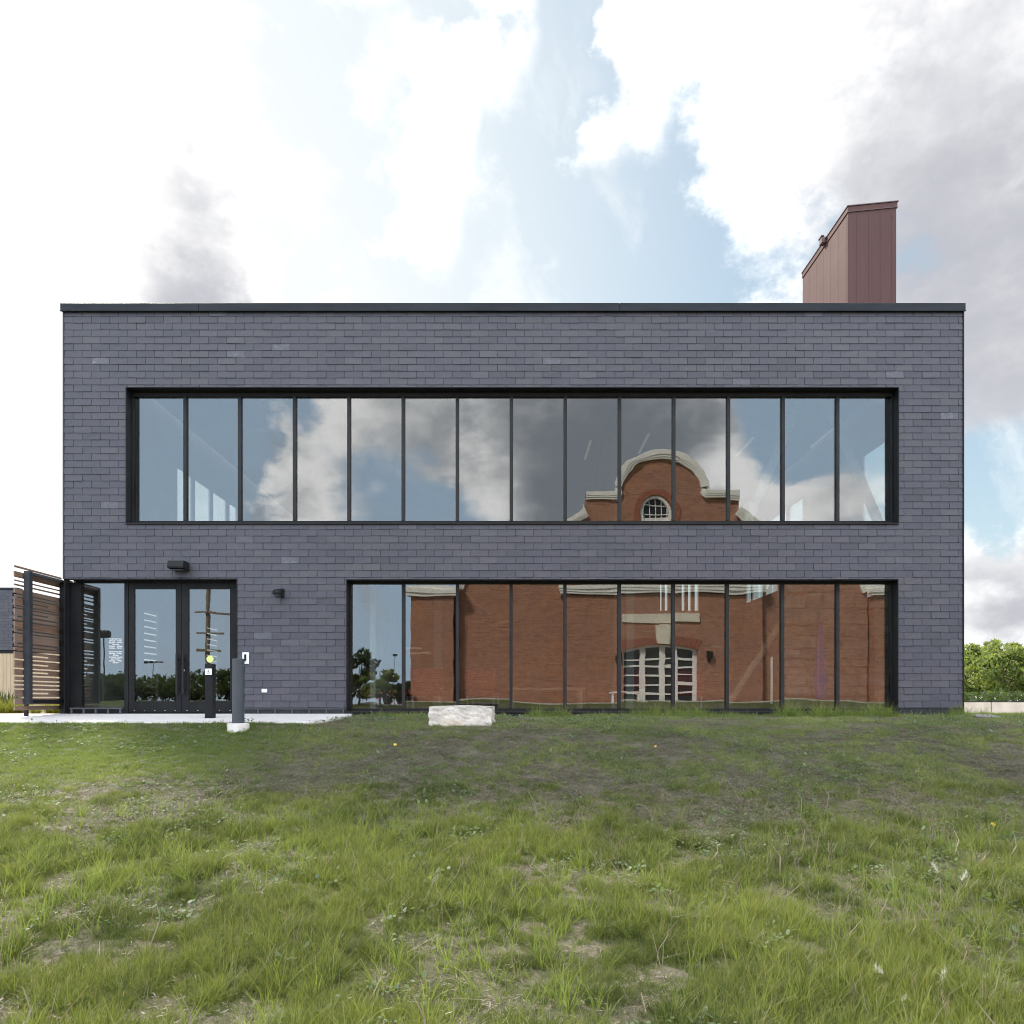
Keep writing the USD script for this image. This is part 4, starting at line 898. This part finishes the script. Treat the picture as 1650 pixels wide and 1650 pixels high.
def straws(n, L, rs):
    V, Fc, Tp, at = [], [], [], 0
    for i in range(n):
        c = np.array([rs.normal(0, .05), rs.normal(0, .05), rs.uniform(.004, .02)]); a = rs.uniform(0, 2*np.pi); d = np.array([math.cos(a), math.sin(a), rs.normal(0, .25)]); l = L*rs.uniform(.4, 1); w = np.array([-d[1], d[0], .2])*rs.uniform(.0008, .0020)
        V += [c-d*l/2-w, c-d*l/2+w, c+d*l/2+w, c+d*l/2-w]; Fc += [[at, at+1, at+2], [at, at+2, at+3]]; Tp += [0, 0, 1, 1]; at += 4
    return np.array(V), np.array(Fc), np.array(Tp)
straw_p = [straws(22, .034, rp) for _ in range(3)]

def cover_field(x, y):     # 0 bare .. 1 lush; sparse on the steep bank, lush at its foot
    c = .5+(field(x, y, .7, 21)-.5)*.45+(field(x, y, 2.4, 22)-.5)*.55+(field(x, y, 7.0, 23)-.5)*.55
    steep = sstep(-y, 1.6, 3.0)*sstep(y, -6.2, -5.2)*sstep(x, -4.5, -2.0)
    return c-.03*steep+.03*sstep(-y, 5.4, 6.2)
def lawnness(x, y):        # the mown strip by the walk
    return sstep(-x+ .0*y, 2.6, 3.8)*sstep(y+.35*field(x, y, .9, 5), -4.9, -3.5)
# mown lawn
x, y, r = scatter(26000, -5.4, -1.6, 1.2, 1); L_ = lawnness(x, y); k = r.random(len(x)) < L_*.98; x, y = x[k], y[k]; n = len(x)
sc = r.uniform(.7, 1.25, n)
tag(instancer('lawn_grass', 'short mown green lawn beside the concrete walk', lawn_p, [M['grass_lawn']]*3, np.column_stack([x, y, ground_z(x, y)]), r.integers(0, 3, n), r.uniform(0, 6.28, n), leanq(r, n, .15), sc))
# short sparse grass on the bank
x, y, r = scatter(52000, -6.0, -.06, .9, 60); cv = cover_field(x, y); L_ = lawnness(x, y)
k = (r.random(len(x)) < .34+.62*sstep(cv, .34, .58)) & (r.random(len(x)) > L_*.97) & (r.random(len(x)) > .8*sstep(-y, 5.0, 5.9)); x, y, cv = x[k], y[k], cv[k]; n = len(x)
instancer('bank_grass', 'short sparse olive grass on the steep bank', bank_p, [M['grass_bank']]*4, np.column_stack([x, y, ground_z(x, y)]), r.integers(0, 4, n), r.uniform(0, 6.28, n), leanq(r, n, .35), (.55+.6*sstep(cv, .4, .65))*r.uniform(.6, 1.3, n)*(1+.9*sstep(y, -.5, -.15)))
# rough grass in the foreground, and scattered tufts on the bank
xs_, ys_, ii, ss = [], [], [], []
for seed, (n_, ya, yb, smul, dens_) in enumerate(((12000, -4.6, -.06, .7, .45), (14000, -5.9, -4.6, .85, .85), (72000, -9.9, -5.6, .92, 1.0))):
    x, y, r = scatter(n_, ya, yb, .9, 64+seed); cv = cover_field(x, y); L_ = lawnness(x, y)
    k = (r.random(len(x)) < (.30+.70*sstep(cv, .33, .47))*dens_) & (r.random(len(x)) > L_*.97); x, y, cv = x[k], y[k], cv[k]
    lush = sstep(cv, .42, .66)
    i_ = np.where(r.random(len(x)) < .06+.34*lush*(y < -5.2), r.integers(4, 7, len(x)), r.integers(0, 4, len(x)))
    xs_.append(x); ys_.append(y); ii.append(i_); ss.append(smul*(.45+.7*lush)*r.uniform(.55, 1.35, len(x)))
x, y, i_, s_ = map(np.concatenate, (xs_, ys_, ii, ss)); n = len(x)
ta = np.abs(r.normal(0, .42, n)); td = np.where(r.random(n) < .45, r.normal(1.9, .6, n), r.uniform(0, 6.28, n))
instancer('rough_grass', 'rough uneven yellow green grass over the foreground', rough_p, [M['grass_rough']]*7, np.column_stack([x, y, ground_z(x, y)]), i_, r.uniform(0, 6.28, n), (ta, td), s_)
# straw and dead thatch
x, y, r = scatter(40000, -9.9, -.4, .8, 70); k = (r.random(len(x)) > lawnness(x, y)*.97) & (r.random(len(x)) < .35+.65*sstep(cover_field(x, y), .55, .40)) & (r.random(len(x)) > .86*sstep(-y, 5.2, 6.2)) & (r.random(len(x)) > .6*sstep(-x, 3.0, 5.0)); x, y = x[k], y[k]; n = len(x)
instancer('dead_thatch', 'pale dry thatch between the grass on the bank', straw_p, [M['straw']]*3, np.column_stack([x, y, ground_z(x, y)]), r.integers(0, 3, n), r.uniform(0, 6.28, n), leanq(r, n, .1), r.uniform(.6, 1.3, n))
# taller seed grass: right foreground and the foot of the windows
x, y, r = scatter(3600, -9.9, -5.3, .8, 80); k = r.random(len(x)) < sstep(field(x, y, .6, 33)+.10*sstep(x, 0, 3), .40, .66)*.8; x, y = x[k], y[k]
x2, y2, _ = scatter(1500, -.42, -.06, .5, 81); x = np.concatenate([x, x2[x2 > -2.4]]); y = np.concatenate([y, y2[x2 > -2.4]]); n = len(x)
instancer('tall_grass', 'tall thin bright grass blades rising from the rough grass', tall_p, [M['grass_tall']]*3, np.column_stack([x, y, ground_z(x, y)]), r.integers(0, 3, n), r.uniform(0, 6.28, n), leanq(r, n, .2), r.uniform(.4, .95, n)*np.where(y > -1, .25+1.15*sstep(field(x, y, 1.3, 77), .35, .65), 1.0))
# grass behind the viewer and beyond the building, for the reflection and the right edge
r = np.random.default_rng(90); x = r.uniform(-16, 22, 16000); y = r.uniform(-23.4, -13, 16000); x2 = r.uniform(7.95, 22, 5000); y2 = r.uniform(-.1, 11.8, 5000)
x = np.concatenate([x, x2]); y = np.concatenate([y, y2]); n = len(x)
instancer('far_grass', 'plain green grass beyond the right corner of the building', rough_p, [M['grass_lawn']]*7, np.column_stack([x, y, ground_z(x, y)]), r.integers(0, 4, n), r.uniform(0, 6.28, n), leanq(r, n, .2), r.uniform(.8, 1.6, n))

# blades that lean against the block, the footing and the foot of the glass
r = np.random.default_rng(123); a = r.uniform(math.pi*.9, math.pi*2.1, 150); x = bx_+np.cos(a)*r.normal(.49, .03, 150); y = by_+np.sin(a)*r.normal(.29, .03, 150)
a2 = r.uniform(0, 6.28, 70); x = np.concatenate([x, W(384, 0, 10.3)[0]+np.cos(a2)*r.normal(.175, .012, 70)]); y = np.concatenate([y, -2.2+np.sin(a2)*r.normal(.175, .012, 70)]); n = len(x)
instancer('edge_grass', 'uncut grass around the limestone block and the bollard footing', bank_p, [M['grass_lawn']]*4, np.column_stack([x, y, ground_z(x, y)]), r.integers(0, 4, n), r.uniform(0, 6.28, n), leanq(r, n, .3), r.uniform(.7, 1.5, n))
# dry stems and small round-leaved weeds through the lawn
def stems(rs):
    V, Fc, Tp, at = [], [], [], 0
    for i in range(4):
        b = np.array([rs.normal(0, .03), rs.normal(0, .03), -.01]); d = np.array([rs.normal(0, .3), rs.normal(0, .3), 1]); l = rs.uniform(.14, .30); m = b+d*l*.6+np.array([rs.normal(0, .01), rs.normal(0, .01), 0]); e = m+d*l*.4+np.array([rs.normal(0, .05), rs.normal(0, .05), -.01]); w = np.array([.0016, .0016*rs.normal(), 0])
        V += [b-w, b+w, m-w*.8, m+w*.8, e-w*.3, e+w*.3]; Fc += [[at, at+1, at+3], [at, at+3, at+2], [at+2, at+3, at+5], [at+2, at+5, at+4]]; Tp += [0, 0, .6, .6, 1, 1]; at += 6
        for k in range(6):
            c = m+(e-m)*(k/5.5); u = np.array([rs.normal(0, .006), rs.normal(0, .006), rs.uniform(.004, .012)]); V += [c, c+u, c+u*.5+np.array([.003, 0, 0])]; Fc.append([at, at+1, at+2]); Tp += [1, 1, 1]; at += 3
    return np.array(V), np.array(Fc), np.array(Tp)
stem_p = [stems(rp) for _ in range(3)]
x, y, r = scatter(900, -9.9, -4.8, .8, 140); k = r.random(len(x)) < .35+.5*sstep(x, 0, 2.5); x, y = x[k], y[k]; n = len(x)
instancer('dry_stems', 'thin dry seed stems standing in the rough grass', stem_p, [M['straw']]*3, np.column_stack([x, y, ground_z(x, y)]), r.integers(0, 3, n), r.uniform(0, 6.28, n), leanq(r, n, .25), r.uniform(.5, 1.1, n))
def clover(rs):
    V, Fc, Tp, at = [], [], [], 0
    for i in range(9):
        a = rs.uniform(0, 6.28); rr = rs.uniform(.01, .07); c = np.array([rr*math.cos(a), rr*math.sin(a), rs.uniform(.015, .05)]); s_ = rs.uniform(.006, .013); t = rs.normal(0, .35, 2)
        ring = [c+np.array([s_*math.cos(q), s_*math.sin(q), s_*(t[0]*math.cos(q)+t[1]*math.sin(q))]) for q in np.linspace(0, 6.28, 7)[:-1]]
        V += ring; Fc += [[at, at+j, at+j+1] for j in range(1, 5)]; Tp += [.3]*6; at += 6
    return np.array(V), np.array(Fc), np.array(Tp)
clover_p = [clover(rp) for _ in range(3)]
x, y, r = scatter(5200, -9.9, -.5, .8, 141); k = r.random(len(x)) < sstep(field(x, y, 1.4, 55), .46, .62); x, y = x[k], y[k]; n = len(x)
instancer('ground_weeds', 'low round leaved weeds among the grass', clover_p, [M['weed']]*3, np.column_stack([x, y, ground_z(x, y)+.01]), r.integers(0, 3, n), r.uniform(0, 6.28, n), leanq(r, n, .15), r.uniform(.7, 1.5, n))

# single weeds and flowers one can point to
def on_ground(px, py):
    lo_, hi_ = 2.6, 13.0
    ds = np.linspace(lo_, hi_, 800); xx = (px-CX)*ds/F; zz_ = EYE+(HY-py)*ds/F; g_ = ground_z(xx, CAMY+ds)
    k = np.argmax(zz_ < g_) if (zz_ < g_).any() else len(ds)-1
    # march outward: first place where the ray meets the ground
    return xx[k], CAMY+ds[k], float(g_[k])
def weed_tuft(px, py, h, n, mat, label, cat_='grass tuft', seed=0, width=.009):
    b = blades(n, h, .03, width, np.random.default_rng(500+seed), 5, .9, .5)
    o = tag(obj('grass_tuft' if cat_ == 'grass tuft' else cat_.replace(' ', '_'), b[:2], mat, prim={'tip': b[2]}), label, cat_); o.AddTranslateOp().Set(Gf.Vec3d(*map(float, on_ground(px, py)))); return o
weed_tuft(28, 1272, .26, 9, M['ornamental'], 'pale yellow sprout on the mown lawn at the left edge', seed=1, width=.014)
weed_tuft(66, 1500, .30, 10, M['grass_tall'], 'tall forked yellow green tuft in the left foreground', seed=2, width=.011)
weed_tuft(88, 1462, .22, 7, M['grass_tall'], 'broad bladed tuft behind the forked tuft at the left', seed=3, width=.013)
weed_tuft(203, 1415, .17, 12, M['grass_tall'], 'lone upright yellow tuft on the left slope', seed=4)
weed_tuft(384, 1292, .24, 8, M['ornamental'], 'thin upright stalks below the bollard', seed=5)
weed_tuft(935, 1480, .26, 12, M['grass_tall'], 'arching bright tuft in the centre foreground', seed=6)
weed_tuft(905, 1620, .24, 12, M['grass_tall'], 'broad pointed blades near the bottom centre', seed=7, width=.013)
weed_tuft(1480, 1640, .2, 12, M['grass_tall'], 'stiff light tuft at the bottom right', seed=8, width=.010)
weed_tuft(1005, 1150, .42, 14, M['straw'], 'dry tall stalks against the lower windows right of centre', seed=9, width=.006)
weed_tuft(1212, 1153, .34, 26, M['weed'], 'green tuft growing against the lower window near the right braces', seed=10, width=.012)
def broad_weed(px, py, s, label, seed):
    rs = np.random.default_rng(seed); V, Fc, at = [], [], 0
    for i in range(46):
        a = rs.uniform(0, 6.28); r_ = s*rs.uniform(.1, 1); c = np.array([r_*math.cos(a), r_*math.sin(a)*.8, s*rs.uniform(.1, .55)*(1.2-r_/s)]); d = np.array([math.cos(a), math.sin(a), rs.normal(.1, .3)]); w = np.array([-d[1], d[0], rs.normal(0, .3)]); l = s*rs.uniform(.12, .24)
        V += [c-d*l*.5, c-w*l*.28, c+d*l*.5, c+w*l*.28, np.array([0, 0, -.01])]; Fc += [[at, at+1, at+2], [at, at+2, at+3], [at, at+1, 0 if not i else 4]]; at += 5
    o = tag(obj('leafy_weed', (np.array(V), np.array(Fc)), M['weed']), label, 'weed'); o.AddTranslateOp().Set(Gf.Vec3d(*map(float, on_ground(px, py)))); return o
broad_weed(1372, 1350, .16, 'grey green leafy weed at the foot of the bank right of centre', 1)
broad_weed(1512, 1348, .12, 'leafy weed between the larger weed and the flowering one', 2)
broad_weed(1626, 1358, .20, 'large leafy weed with yellow flowers at the right edge', 3)
broad_weed(1014, 1262, .12, 'small bluish weed on the dry bank below the reflected doors', 4)
broad_weed(735, 1392, .10, 'trailing leafy weed in the centre of the rough grass', 5)
def flower(px, py, label, s=.03):
    rs = np.random.default_rng(int(px)); p = []
    for k in range(9):
        a = k*2*np.pi/9; p.append(trimesh.Trimesh([[0, 0, 0], [math.cos(a-.25)*s*.7, math.sin(a-.25)*s*.7, s*.2], [math.cos(a)*s, math.sin(a)*s, s*.3], [math.cos(a+.25)*s*.7, math.sin(a+.25)*s*.7, s*.2]], [[0, 1, 2], [0, 2, 3]], process=False))
    x_, y_, z_ = on_ground(px, py+4)
    t = thing('yellow_flower', label, 'flower', (x_, y_, z_))
    hd = cat(p); hd.apply_transform(trimesh.transformations.rotation_matrix(.8, [1, 0, 0])); hd.apply_translation([0, 0, .075]); obj('petals', hd, M['yellow_petal'], t); obj('stem', tube((0, 0, -.01), (0, 0, .075), .002, n=5), M['weed'], t)
flower(637, 1206, 'yellow flower on the bank below the boulder', .024); flower(1600, 1338, 'yellow flower on the large weed at the right edge', .024); flower(1056, 1209, 'small yellow flower on the bank below the reflected doors', .018)

def seed_head(px, py, h, lean, label):
    x_, y_, z_ = on_ground(px, py); t = thing('seed_grass', label, 'seed head', (x_, y_, z_)); rs = np.random.default_rng(int(px))
    pts = [np.array([lean*h*k*k*.6, .02*k, h*k*(1-.12*k*abs(lean))]) for k in np.linspace(0, 1, 8)]
    obj('stalk', cat([tube(pts[k], pts[k+1], .0022, .0018, 5) for k in range(5)]), M['straw'], t, prim={'tip': .2})
    V, Fc, at = [], [], 0
    for k in range(70):
        u = rs.uniform(4.6, 7); i = int(min(u, 6)); c = pts[i]+(pts[i+1]-pts[i])*(u-i); d = rs.normal(size=3)*.010+np.array([lean*.008, 0, .008]); w = np.cross(d, [0, 1, .3]); w = w/np.linalg.norm(w)*.0011
        V += [c-w, c+w, c+d*1.6]; Fc.append([at, at+1, at+2]); at += 3
    tag(obj('seed_head', (np.array(V), np.array(Fc)), M['seed'], t), kind='stuff')
M['seed'] = mottled('seed', (.62, .60, .48), (.78, .76, .64), 60, .7, .05, 0)
seed_head(1520, 1440, .22, -.5, 'pale feathery seed head in the right foreground, the upper left one of the pair')
seed_head(1543, 1452, .21, .6, 'pale feathery seed head drooping to the right, beside the taller one')
seed_head(1432, 1600, .13, -.7, 'low feathery seed head near the bottom right, left of centre of the weeds')
seed_head(1515, 1606, .12, .5, 'low pale seed head nearest the bottom right corner')
